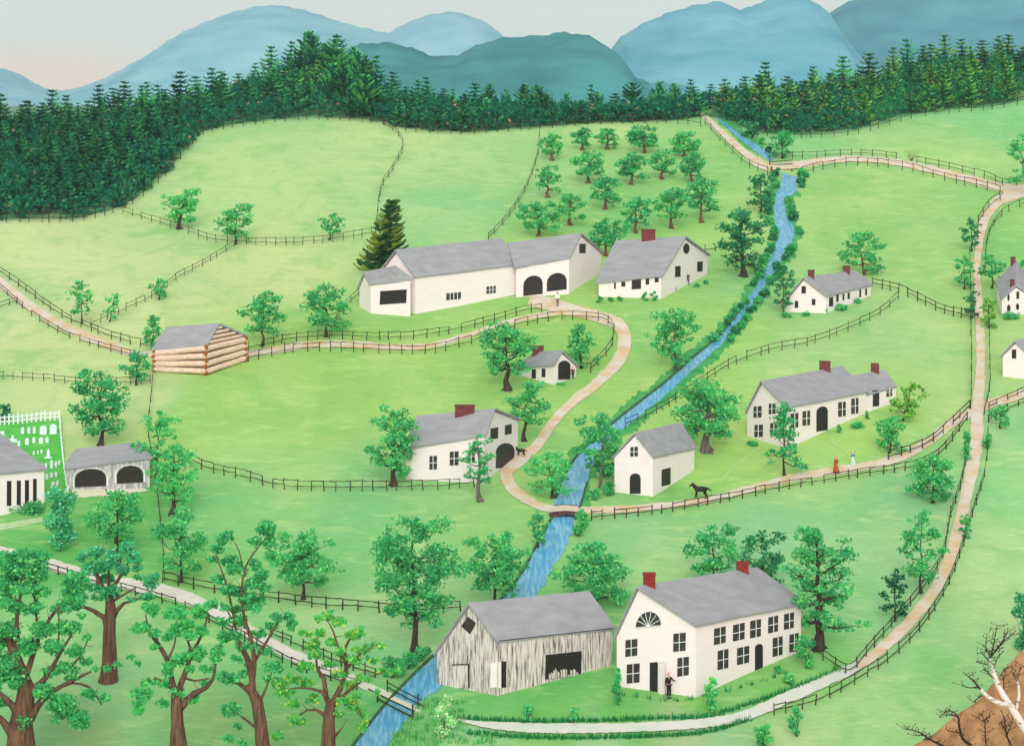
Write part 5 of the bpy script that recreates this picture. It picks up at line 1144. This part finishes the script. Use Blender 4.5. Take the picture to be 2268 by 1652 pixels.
ztree('yellow-flecked foreground tree with brown trunk, nearest the rail bridge', (727, 1715),
    [(727,1715,22),(727,1652,17),(728,1600,14),(730,1570,12),(732,1552,10)],
    [[(728,1600,6),(717,1580,5),(700,1570,3.5),(680,1571,2),(655,1590,1)],[(730,1560,8),(722,1540,7),(717,1501,5.5),(703,1480,3.5),(700,1434,2),(703,1395,1)],[(724,1545,5),(712,1530,4),(692,1524,3),(655,1522,2.5),(628,1528,1)],[(736,1558,8),(757,1514,6),(767,1476,5),(764,1434,3.5),(784,1400,1.5)],[(766,1470,3),(752,1439,2.5),(737,1394,2),(722,1368,1)],[(740,1560,5),(757,1541,4),(782,1521,3),(810,1502,2),(850,1486,1)],[(731,1640,5),(742,1628,3.5),(756,1612,2)],[(768,1480,3),(798,1446,2),(825,1430,1)],[(762,1560,3),(790,1562,2),(803,1590,1)]],
    [(725,1360,15,13),(700,1368,15,9),(745,1376,20,12),(680,1400,18,9),(708,1400,15,10),(785,1404,22,12),(802,1394,9,11),(690,1425,20,12),(735,1420,20,10),(830,1428,24,8),(800,1440,28,11),(750,1442,16,10),(700,1450,17,11),(780,1460,26,11),(822,1460,18,9),(675,1475,27,11),(730,1472,18,10),(622,1510,28,11),(650,1500,25,12),(750,1490,24,11),(800,1500,22,9),(852,1485,24,8),(630,1530,25,11),(680,1510,20,10),(772,1515,20,11),(660,1555,28,9),(700,1545,18,10),(760,1545,20,11),(785,1560,20,13),(655,1594,25,11),(800,1580,14,12),(805,1605,11,14),(745,1580,18,9),(790,1540,14,9),(612,1626,14,11),(880,1486,14,8),(836,1532,10,8)],
    'yellow', seed=9, hi=.16)

# ------------------------------------------------------------------ brown knoll in the lower right corner, birches and dead twigs
M_DIRT = mat('brown_earth', (206, 152, 108), (160, 112, 76), (.9, .5, 1.4), 6, .4, .66)
KY = 151.0
def knoll(x, y):
    px = [(880, 776), (905, 754), (948, 724), (984, 696), (1024, 650), (1080, 600), (1300, 540)]
    u = CU + F * x / KY; v = np.interp(u, [a for a, b in px], [b for a, b in px])
    crest = (VH - v) / F * KY; base = H(x, y) - .6
    hh = np.maximum(crest - H(x, KY), 0); b = np.where(y < KY, 1.0, np.exp(-((y - KY) / (1.6 + .38 * hh)) ** 2))
    return np.where(u < 880, base, base + np.maximum(crest - H(x, KY), -.6) * b + .6 * b)
mb = MB(); xs = np.linspace(24, 62, 60); ys = np.linspace(112, 170, 60)
KX, KYY = np.meshgrid(xs, ys); KZ = knoll(KX, KYY) + .12 * np.sin(KX * 2.1 + KYY) * np.sin(KYY * 1.3)
for j in range(60):
    for i in range(60): mb.v.append((KX[j, i], KYY[j, i], KZ[j, i]))
for j in range(59):
    for i in range(59): k = j * 60 + i; mb.f.append((k, k + 1, k + 61, k + 60))
tag(mb.build('hill', M_DIRT, smooth=True), 'brown earth knoll in the lower right corner', kind='structure')
def kz(tx, ty):
    """point of the knoll's near face seen at a measured place"""
    for k in range(400):
        y = 112 + k * .12; p = at(tx, ty, y)
        if p[2] <= float(knoll(p[0], p[1])): return p
    return at(tx, ty, KY)
def birch(label, foot, limbs, twigs, y, seed=3, bark='birch', name='birch_tree', cat='tree', leafn=60, tw=1.0):
    r = np.random.default_rng(seed); y = kz(*foot)[1] - .35 if y < 160 else y; g = at(foot[0], foot[1], y); m_ = mpp(y); root = thing(name, tuple(g), label, cat)
    mb = MB()
    for L_ in limbs:
        dd = r.uniform(-.8, .8); sp = spline(L_, 10); mb.tube([at(x, yy, y + dd * (k / len(sp))) for k, (x, yy, q) in enumerate(sp)], [q * m_ * .8 for x, yy, q in sp], 8)
    mb.build('trunk' if bark == 'birch' else 'branch', M_TR[bark], root, smooth=True)
    mb = MB(); V = []
    for L_ in twigs:
        dd = r.uniform(-.6, .6); sp = spline(L_, 7); pts = [at(x, yy, y + dd * (k / len(sp))) for k, (x, yy, q) in enumerate(sp)]
        mb.tube(pts, [q * m_ * tw * .75 for x, yy, q in sp], 5)
        for p in pts[1:]:
            for j in range(2):
                e = p + np.array([r.normal() * 9 * m_, r.normal() * 6 * m_, r.uniform(.2, 1) * 10 * m_]); mb.tube([p, e], [.7 * m_ * tw, .4 * m_], 4)
                d = np.array([r.normal(), r.normal(), 1.2]); d /= np.linalg.norm(d); mb.tube([e, e + d * 4 * m_], [1.2 * m_ * tw, .4 * m_], 4)
    mb.build('twigs', M_TR['black'], root)
Z3 = lambda L_: [(1701 + a / 4, 1239 + b / 4, q) for a, b, q in L_]
birch('leaning white birch with bare black twigs on the brown knoll', (2292, 1650),
    [Z3([(2400,1640,14),(2267,1480,12),(2180,1340,11),(2110,1240,10),(2040,1110,8),(1985,960,6),(1970,870,4),(1985,820,2.5)]), Z3([(2130,1280,7),(2060,1270,7),(1960,1220,6),(1880,1140,4)])],
    [Z3([(1975,860,2.5),(2000,740,2),(2030,580,1)]), Z3([(1985,840,2),(2060,740,1.5),(2120,640,1)]), Z3([(1970,870,2),(1930,760,1.5),(1940,660,1)]), Z3([(1960,900,2),(1890,820,1.5),(1850,830,1)]), Z3([(1955,930,2),(1880,910,1.5),(1845,900,1)]), Z3([(1880,1140,3),(1810,1060,2.5),(1745,1010,1.2)]), Z3([(1860,1125,2.5),(1780,1130,1.5),(1735,1110,1)]), Z3([(1990,1040,2),(1930,980,1.5),(1900,970,1)]), Z3([(1980,850,2),(2090,720,1.5),(2160,660,1)]), Z3([(2000,960,1.5),(2040,850,1.2),(2050,830,.8)])], 150.5, seed=4)
birch('second slim birch trunk behind the leaning birch at the right edge', (2262, 1560),
    [Z3([(2200,1330,4),(2225,1200,4),(2215,1090,3),(2190,1050,2)])], [Z3([(2200,1080,1.5),(2240,960,1),(2267,940,.8)]), Z3([(2195,1060,1.5),(2170,1000,1)])], 152.5, seed=5)
birch('fallen white birch log lying along the bottom edge of the knoll', (2190, 1652), [Z3([(1620,1682,4),(1820,1662,5),(2000,1672,6),(2300,1700,8)])], [Z3([(1620,1680,2),(1560,1660,1)])], 146.5, seed=6, name='fallen_log', cat='log')
DG = 'dead black shrubs on the brown knoll'
for k, (lb, tw) in enumerate([('leftmost, arching left over the grass', [[(1560,1650,4),(1440,1590,3.2),(1330,1520,2.2),(1210,1495,1)],[(1440,1590,2),(1370,1590,1)],[(1380,1550,2),(1320,1555,1)]]),
    ('with a thick curved stem', [[(1800,1640,5),(1730,1590,4.5),(1695,1480,3.6),(1680,1380,2.6),(1600,1335,1.6),(1520,1390,.8)],[(1700,1530,2),(1590,1510,1)],[(1680,1380,2),(1560,1370,1)]]),
    ('upright with a forked top', [[(1935,1640,2.4),(1925,1560,2),(1920,1430,1.6),(1890,1360,1)],[(1920,1430,1.6),(1960,1380,1)],[(1922,1440,1.4),(1850,1390,.8)]]),
    ('tallest, beside the birch', [[(2150,1640,3),(2110,1530,2.5),(2095,1400,1.6),(2075,1350,1)],[(2115,1540,2),(2160,1440,1.2),(2160,1350,.8)],[(2105,1500,1.6),(2060,1440,1)]]),
    ('thin, high and left of the birch', [[(1830,1250,2),(1850,1230,1.6),(1900,1200,1)],[(1840,1260,1.5),(1790,1240,1)]]),
    ('thin, above the birch fork', [[(2090,1160,2),(2090,1060,1.4),(2110,960,.8)],[(2090,1060,1),(2070,990,.7)]])]):
    foot = Z3([tw[0][0]])[0]; birch('dead black shrub on the brown knoll, %s' % lb, foot[:2], [], [Z3(t) for t in tw], 147.5 if k < 4 else 151.0, seed=20 + k, bark='black', name='dead_shrub', cat='shrub')
birch('bare twiggy tree at the right edge beside the meadow', (2275, 1300), [], [[(2275,1300,3),(2262,1230,2),(2258,1160,1)],[(2272,1290,2),(2250,1200,1.5)],[(2262,1230,1.5),(2285,1150,1)]], 200, seed=31, bark='black', name='bare_tree')

# ------------------------------------------------------------------ firs
TONES = {'deep': (.7, .85, .85), 'mid': (1.5, 1.4, 1.2), 'olive': (3.0, 1.4, .8)}
def fir_mesh(seed, spread=.26, up=False, tone='mid', lv=9, thick=1.0):
    r = np.random.default_rng(seed); mb = MB(); mb.tube([(0, 0, -.08), (0, 0, .3), (0, 0, .98)], [.026, .02, .004], 6)
    V = []; C = []
    pal = np.array([lin((8, 66, 60)), lin((24, 122, 96)), lin((96, 176, 96))]) * 1.3 * np.array(TONES[tone])
    for i in range(lv):
        h = .10 + .86 * i / (lv - 1); L = spread * (1.02 - h) ** .62 + .05; n = (9 if i < 6 else 6) + (4 if lv > 9 else 0)
        for k in range(n):
            a = 2 * math.pi * (k + r.random() * .7) / n + i; Lk = L * r.uniform(.75, 1.15); dz = r.uniform(-.02, .02); sh = r.random()
            ca, sa = math.cos(a), math.sin(a); st = 5; prev = None
            for j in range(st + 1):
                t = j / st; z = h + dz + (-.30 * Lk * math.sin(math.pi * t * .62) + (.34 * Lk * t * t) if not up else .55 * Lk * t * t + .1 * Lk * t); c = np.array([ca * Lk * t, sa * Lk * t, z]); w = (.036 * (1 - .6 * t) + .012) * thick; s = np.array([-sa, ca, 0]) * w
                if prev is not None:
                    pc, ps = prev; dn = np.array([0, 0, -.042 * (1 - .4 * t)])
                    for (q0, q1, q2, q3) in ((pc - ps, c - s, c + s * .2, pc + ps * .2), (pc - ps * .2, c - s * .2, c + s, pc + ps)):
                        o = r.normal(size=3) * .004; V += [q0 + dn + o, q1 + dn + o, q2 + o, q3 + o]; kk = min(1, max(0, .65 * sh + .35 * r.random())); cc = pal[0] * (1 - kk) + pal[1] * kk
                        if t > .55 and sh > .55: cc = cc * .45 + pal[2] * .55
                        C.append(cc)
                prev = (c, s)
    return mb, np.array(V), np.array(C)
protos = []
def make_fir(g, h, label, group, proto=None, rz=0, sx=1.0, lean=0.0, name='fir_tree', tone='mid'):
    key = (proto, tone)
    if key not in [p[0] for p in protos]:
        root = thing(name, (0, 0, 0), label, 'tree', group); mb, V, C = fir_mesh(proto, *( (.40, False), (.36, False), (.44, False), (.32, True), (.36, True) )[proto % 5], tone)
        t = mb.build('trunk', M_TR['dark'], root); q = quads('crown', V, C, M_FIR, root); protos.append((key, t.data, q.data))
    else:
        root = thing(name, (0, 0, 0), label, 'tree', group); p = [p for p in protos if p[0] == key][0]
        for nm, me in (('trunk', p[1]), ('crown', p[2])): o = bpy.data.objects.new(nm, me); col.objects.link(o); o.parent = root
    root.location = tuple(float(k) for k in g); root.scale = (h * sx, h * sx, h); root.rotation_euler = (0, lean, rz); return root
rf = random.Random(21); nf = 0
def ytop(x): return float(np.interp(x, [a for a, b in SKY_T], [b for a, b in SKY_T]))
def yedge(x): return float(np.interp(x, [a for a, b in EDGE_T], [b for a, b in EDGE_T]))
SEG = [(-99, 440, 'dark fir inside the deep wood on the left hillside', 'dark fir on the skyline of the left wood'), (440, 620, 'fir in the narrow wood left of the high hump', 'fir on the skyline left of the high hump'),
       (620, 830, 'tall fir inside the high hump of the wood', 'tall fir crowning the high hump of the wood'), (830, 1180, 'fir in the middle wood above the bare fields', 'fir on the skyline of the middle wood'),
       (1180, 1580, 'fir in the middle wood above the orchard', 'fir on the skyline above the orchard'), (1580, 1900, 'olive-green fir in the wood right of the top road', 'fir on the skyline right of the top road'), (1900, 2400, 'olive-green fir in the far right wood', 'fir on the rising skyline at the far right')]
for x in np.arange(-30, 2310, 35):
    yt, ye = ytop(x), yedge(x); row = 0; y = yt + 2
    while y < ye - 6:
        xx = x + rf.uniform(-16, 16) + (15 if row % 2 else 0); yy = y + rf.uniform(-8, 8)
        if 1545 < xx < 1600 and yy > 236: y += 26; row += 1; continue
        if yy > yedge(xx) - 6: break
        g = gp(xx, yy); g[2] = Hz(g[0], g[1]); hT = rf.choice([rf.uniform(42, 60), rf.uniform(56, 80), rf.uniform(60, 84)]) * (1 + .28 * math.exp(-((xx - 715) / 110) ** 2)) * (1.1 if row == 0 else 1) * (.9 if 880 < xx < 1600 else 1)
        sg = [s for s in SEG if s[0] <= xx < s[1] + 1][0]; up = (600 < xx < 820 or 1040 < xx < 1500) and rf.random() < .6
        make_fir(g, hT * mpp(g[1]), sg[3] if row == 0 else sg[2], 'firs of the wood', (rf.choice([3, 4]) if up else rf.choice([0, 1, 2])), rf.uniform(0, 6), rf.uniform(.8, 1.35), rf.uniform(-.09, .09), tone='olive' if (xx > 1590 and rf.random() < .75) or rf.random() < .03 else 'deep' if (xx < 560 and row > 1) or rf.random() < .25 else 'mid'); nf += 1
        y += 25 + 5 * (yt < 200); row += 1
print('firs', nf)
# the lone big fir beside the barn
def big_fir():
    g = gp(842, 598); g[2] = Hz(g[0], g[1]); root = thing('fir_tree', tuple(g), 'tall lone olive fir leaning up behind the long barn', 'tree'); mb, V, C = fir_mesh(77, .31, False, lv=15, thick=1.1); h = (598 - 437) * mpp(g[1]); lean = (872 - 842) * mpp(g[1])
    for A in (V,): A[:, 0] = A[:, 0] * h + lean * A[:, 2]; A[:, 1] *= h; A[:, 2] *= h
    V += g; mb.v = [tuple(np.array((v[0] * h + lean * v[2], v[1] * h, v[2] * h)) + g) for v in mb.v]
    mb.build('trunk', M_TR['brown'], root); C = C * np.array([2.6, .80, .42]) + np.array([.03, .024, .008]); quads('crown', V, C, M_LEAF, root)
big_fir()
# undergrowth that closes the wood
r = np.random.default_rng(4); P_ = []; 
for k in range(7000):
    x = r.uniform(-40, 2310); yt, ye = ytop(x), yedge(x); y = r.uniform(yt, ye - 3)
    if 1545 < x < 1600 and y > 236: continue
    g = gp(x, y); g[2] = Hz(g[0], g[1]) + r.uniform(.2, 3.0); P_.append(g)
P_ = np.array(P_); sz = np.full(len(P_), .55); V, C = leaf_quads(r, P_, np.full((len(P_), 3), .7) * np.array([1.3, 1.3, 1]), 7, sz, 'wood', hi=.1)
olive = V.reshape(-1, 4, 3)[:, 0, 0] > 62; C[olive] = C[olive] * np.array([1.9, 1.25, .8])
flk = r.random(len(C)) < .012; C[flk] = np.array(lin((206, 160, 120)))
tag(quads('undergrowth', V, C, M_LEAF), 'dark undergrowth beneath the firs of the wood', 'undergrowth', kind='stuff')

# grass tufts along lanes and lawn edges
def tufts(name, label, pts, cols, h0, seed):
    r = np.random.default_rng(seed); V = []; C = []
    for (x, y, w) in pts:
        for k in range(8):
            g = gp(x + r.normal() * w, y + r.normal() * 1.5); g[2] = Hz(g[0], g[1]); h = h0 * r.uniform(.5, 1.3); a = r.uniform(0, 3.14); s = np.array([math.cos(a), math.sin(a), 0]) * .05; d = np.array([r.normal() * .09, r.normal() * .06, h])
            V += [g - s, g + s, g + d + s * .2, g + d - s * .2]; C.append(np.array(lin(cols[r.integers(len(cols))])))
    tag(quads(name, np.array(V), np.array(C), M_LEAF), label, 'grass', kind='stuff')
L1 = []; r = np.random.default_rng(9)
for p in spline([(1030,1592,0),(1150,1598,0),(1300,1598,0),(1450,1592,0),(1560,1588,0),(1660,1560,0),(1760,1524,0),(1860,1484,0)], 5): L1.append((p[0], p[1] - 1, 4))
for p in spline([(1040,1622,0),(1150,1630,0),(1300,1632,0),(1450,1628,0),(1560,1620,0),(1660,1592,0)], 4): L1.append((p[0], p[1] + 2, 4))
for p in spline([(1380,1536,0),(1440,1544,0),(1500,1550,0),(1560,1540,0),(1640,1520,0),(1740,1490,0)], 22): L1.append((p[0], p[1] + 2, 4))
tufts('grass', 'dark green grass tufts edging the pale road before the big house', L1, [(40, 150, 84), (70, 170, 96), (30, 128, 72)], .34, 3)
L2 = []
for k in range(240): x = r.uniform(850, 1090); L2.append((x, r.uniform(1545, 1655), 6))
L2 = [q for q in L2 if q[0] > 925 - (q[1] - 1560) * .8 and not (q[0] > 1025 and q[1] < 1622)]
tufts('long_grass', 'long meadow grass on the stream bank below the rose bush', L2, [(76, 176, 96), (126, 204, 122), (160, 214, 140)], .36, 4)

# ------------------------------------------------------------------ mountains
def mountain(label, pts, y0, dep, c1, c2, seed, base=-36, name='mountain'):
    P = spline([(a, b) for a, b in pts], 12); n = len(P); m = 26; mb = MB(); r = np.random.default_rng(seed)
    ph = r.uniform(0, 6, 8)
    for j in range(m + 1):
        t = -1 + 2 * j / m
        for k, p in enumerate(P):
            q = at(p[0], p[1], y0); x = q[0] * (1 + .25 * t * dep / y0); y = y0 + t * dep; s = (1 - abs(t) ** 1.7) ** .8; ridge = base + (q[2] - base) * s
            w = (1 - s) * 8 * (math.sin(x * .013 + ph[0] + t * 2) + math.sin(x * .031 + ph[1] - t * 4) * .6 + .4 * math.sin(x * .07 + ph[2] + t * 7)) * min(1, (q[2] - base) / 60)
            mb.v.append((x, y, max(base - 1, ridge + w * s * 1.6) + (1.0 * math.sin(x * .21 + ph[3]) + .7 * math.sin(x * .47 + ph[4])) * s))
    for j in range(m):
        for k in range(n - 1): i = j * n + k; mb.f.append((i, i + 1, i + n + 1, i + n))
    mt = mat('mountain_' + str(seed), c1, c2, (.008, .012, .022), 9, .36, .66, rough=1, spec=0)
    o = mb.build(name, mt, smooth=True); tag(o, label, kind='structure')
mountain('pale blue mountain rising on the left', [(-420,130),(-200,120),(-60,145),(8,152),(36,168),(80,192),(130,200),(180,194),(240,172),(300,140),(340,116),(400,76),(450,52),(500,32),(550,18),(590,12),(640,15),(700,30),(760,50),(810,62),(870,76),(960,90),(1060,100),(1160,110),(1280,140),(1380,175)], 4000, 420, (100, 162, 178), (140, 186, 198), 1)
mountain('small pale blue hump mountain behind the middle', [(760,110),(830,86),(880,62),(920,42),(970,29),(1010,27),(1050,38),(1090,58),(1112,78),(1180,100),(1260,130)], 3900, 300, (104, 162, 180), (140, 184, 198), 2)
mountain('teal wooded mountain in the middle', [(640,190),(720,135),(765,112),(800,98),(850,94),(900,102),(950,120),(1000,124),(1040,108),(1080,92),(1130,82),(1200,78),(1240,72),(1290,76),(1330,92),(1365,118),(1392,150),(1402,165),(1440,185),(1500,205),(1600,240)], 2300, 260, (18, 106, 110), (60, 146, 148), 3)
mountain('grey-blue double mountain right of the middle', [(1240,230),(1320,150),(1355,108),(1375,82),(1410,60),(1450,40),(1500,22),(1545,10),(1580,4),(1610,8),(1640,22),(1665,12),(1700,0),(1750,-12),(1780,-8),(1810,10),(1838,38),(1868,88),(1905,130),(1960,165),(2040,190),(2200,210),(2400,230)], 2600, 300, (74, 148, 168), (120, 176, 190), 4)
mountain('dark teal mountain filling the upper right', [(1640,230),(1740,140),(1800,70),(1832,38),(1850,20),(1880,4),(1930,-14),(2000,-30),(2100,-40),(2200,-46),(2300,-50),(2500,-50),(2800,-30)], 3500, 300, (34, 114, 132), (70, 144, 156), 5)
mountain('low dark foothill between the middle mountains', [(1360,215),(1420,190),(1480,182),(1540,196),(1600,210),(1700,230)], 2200, 120, (60, 134, 150), (84, 156, 164), 6)

# ------------------------------------------------------------------ air, sky, light, camera
def haze():
    mb = MB(); mb.box((-2000, -200, -80), (2000, 4700, 175)); m = bpy.data.materials.new('air'); m.use_nodes = True; nt = m.node_tree; nt.nodes.clear()
    o = nt.nodes.new('ShaderNodeOutputMaterial'); v = nt.nodes.new('ShaderNodeVolumePrincipled'); v.inputs['Density'].default_value = HAZE; v.inputs['Color'].default_value = (.80, .90, .97, 1); v.inputs['Anisotropy'].default_value = 0.0
    nt.links.new(v.outputs[0], o.inputs['Volume']); ob = mb.build('haze', m); tag(ob, 'pale blue air fading the far mountains', 'haze', kind='stuff')
HAZE = .0001
if HAZE: haze()
SUN_EL, SUN_AZ = R(30), R(181)      # high behind the viewer's left shoulder
w = bpy.data.worlds.new('World'); bpy.context.scene.world = w; w.use_nodes = True; nt = w.node_tree; N = nt.nodes; L = nt.links; bg = N['Background']
sky = N.new('ShaderNodeTexSky'); sky.sky_type = 'NISHITA'; sky.sun_disc = False; sky.sun_elevation = SUN_EL; sky.sun_rotation = SUN_AZ; sky.dust_density = 4; sky.air_density = 1
tc = N.new('ShaderNodeTexCoord'); sx = N.new('ShaderNodeSeparateXYZ'); L.new(tc.outputs['Generated'], sx.inputs[0])
def mr(v, a, b, c, d):
    n = N.new('ShaderNodeMapRange'); L.new(v, n.inputs['Value'])
    for k, x in zip(('From Min', 'From Max', 'To Min', 'To Max'), (a, b, c, d)): n.inputs[k].default_value = x
    return n.outputs[0]
def mx(f, a, b):
    n = N.new('ShaderNodeMix'); n.data_type = 'RGBA'
    if isinstance(f, float): n.inputs[0].default_value = f
    else: L.new(f, n.inputs[0])
    for k, c in ((6, a), (7, b)):
        if isinstance(c, tuple): n.inputs[k].default_value = c
        else: L.new(c, n.inputs[k])
    return n.outputs[2]
SKYS = .12
cl = lambda c: tuple(k / SKYS for k in lin(c)) + (1,)
zfac = mr(sx.outputs['Z'], .006, .022, 1, 0); xfac = mr(sx.outputs['X'], -.10, -.19, 0, 1)
mul = N.new('ShaderNodeMath'); mul.operation = 'MULTIPLY'; L.new(zfac, mul.inputs[0]); L.new(xfac, mul.inputs[1])
cloud = mx(mul.outputs[0], cl((234, 244, 238)), (1.02 / SKYS, .84 / SKYS, .71 / SKYS, 1))
ns = N.new('ShaderNodeTexNoise'); ns.inputs['Scale'].default_value = 14; ns.inputs['Detail'].default_value = 4; mp = N.new('ShaderNodeMapping'); mp.inputs['Scale'].default_value = (1, 1, 5); L.new(tc.outputs['Generated'], mp.inputs[0]); L.new(mp.outputs[0], ns.inputs['Vector'])
cloud = mx(mr(ns.outputs['Fac'], .4, .7, 0, .35), cloud, cl((240, 243, 236)))
final = mx(.90, sky.outputs[0], cloud)         # thin bright overcast over the clear sky
L.new(final, bg.inputs['Color']); bg.inputs['Strength'].default_value = SKYS
sd = bpy.data.lights.new('sun', 'SUN'); sd.energy = 2.3; sd.angle = R(38); sd.color = (1, .975, .95); so = bpy.data.objects.new('sun', sd); col.objects.link(so)
dv = np.array([math.sin(SUN_AZ) * math.cos(SUN_EL), math.cos(SUN_AZ) * math.cos(SUN_EL), math.sin(SUN_EL)])
from mathutils import Vector
so.rotation_euler = Vector(tuple(dv)).to_track_quat('Z', 'Y').to_euler()
cam = bpy.data.cameras.new('camera'); co = bpy.data.objects.new('camera', cam); col.objects.link(co); co.rotation_euler = (R(90), 0, 0); cam.sensor_width = 36; cam.lens = F / 1024 * 36
cam.shift_y = -(372.5 - VH) / 1024; cam.clip_start = .5; cam.clip_end = 20000
sc = bpy.context.scene; sc.camera = co
sc.view_settings.view_transform = 'Standard'; sc.view_settings.look = 'None'; sc.view_settings.exposure = 0.0; sc.view_settings.gamma = 1
c = sc.cycles; c.use_denoising = True; c.volume_bounces = 0; c.max_bounces = 5; c.diffuse_bounces = 3; c.glossy_bounces = 2; c.transparent_max_bounces = 4; c.volume_step_rate = 1
try: c.denoiser = 'OPENIMAGEDENOISE'
except Exception: pass
print('LEAVES', sum(TREES), 'objects', len(bpy.data.objects))
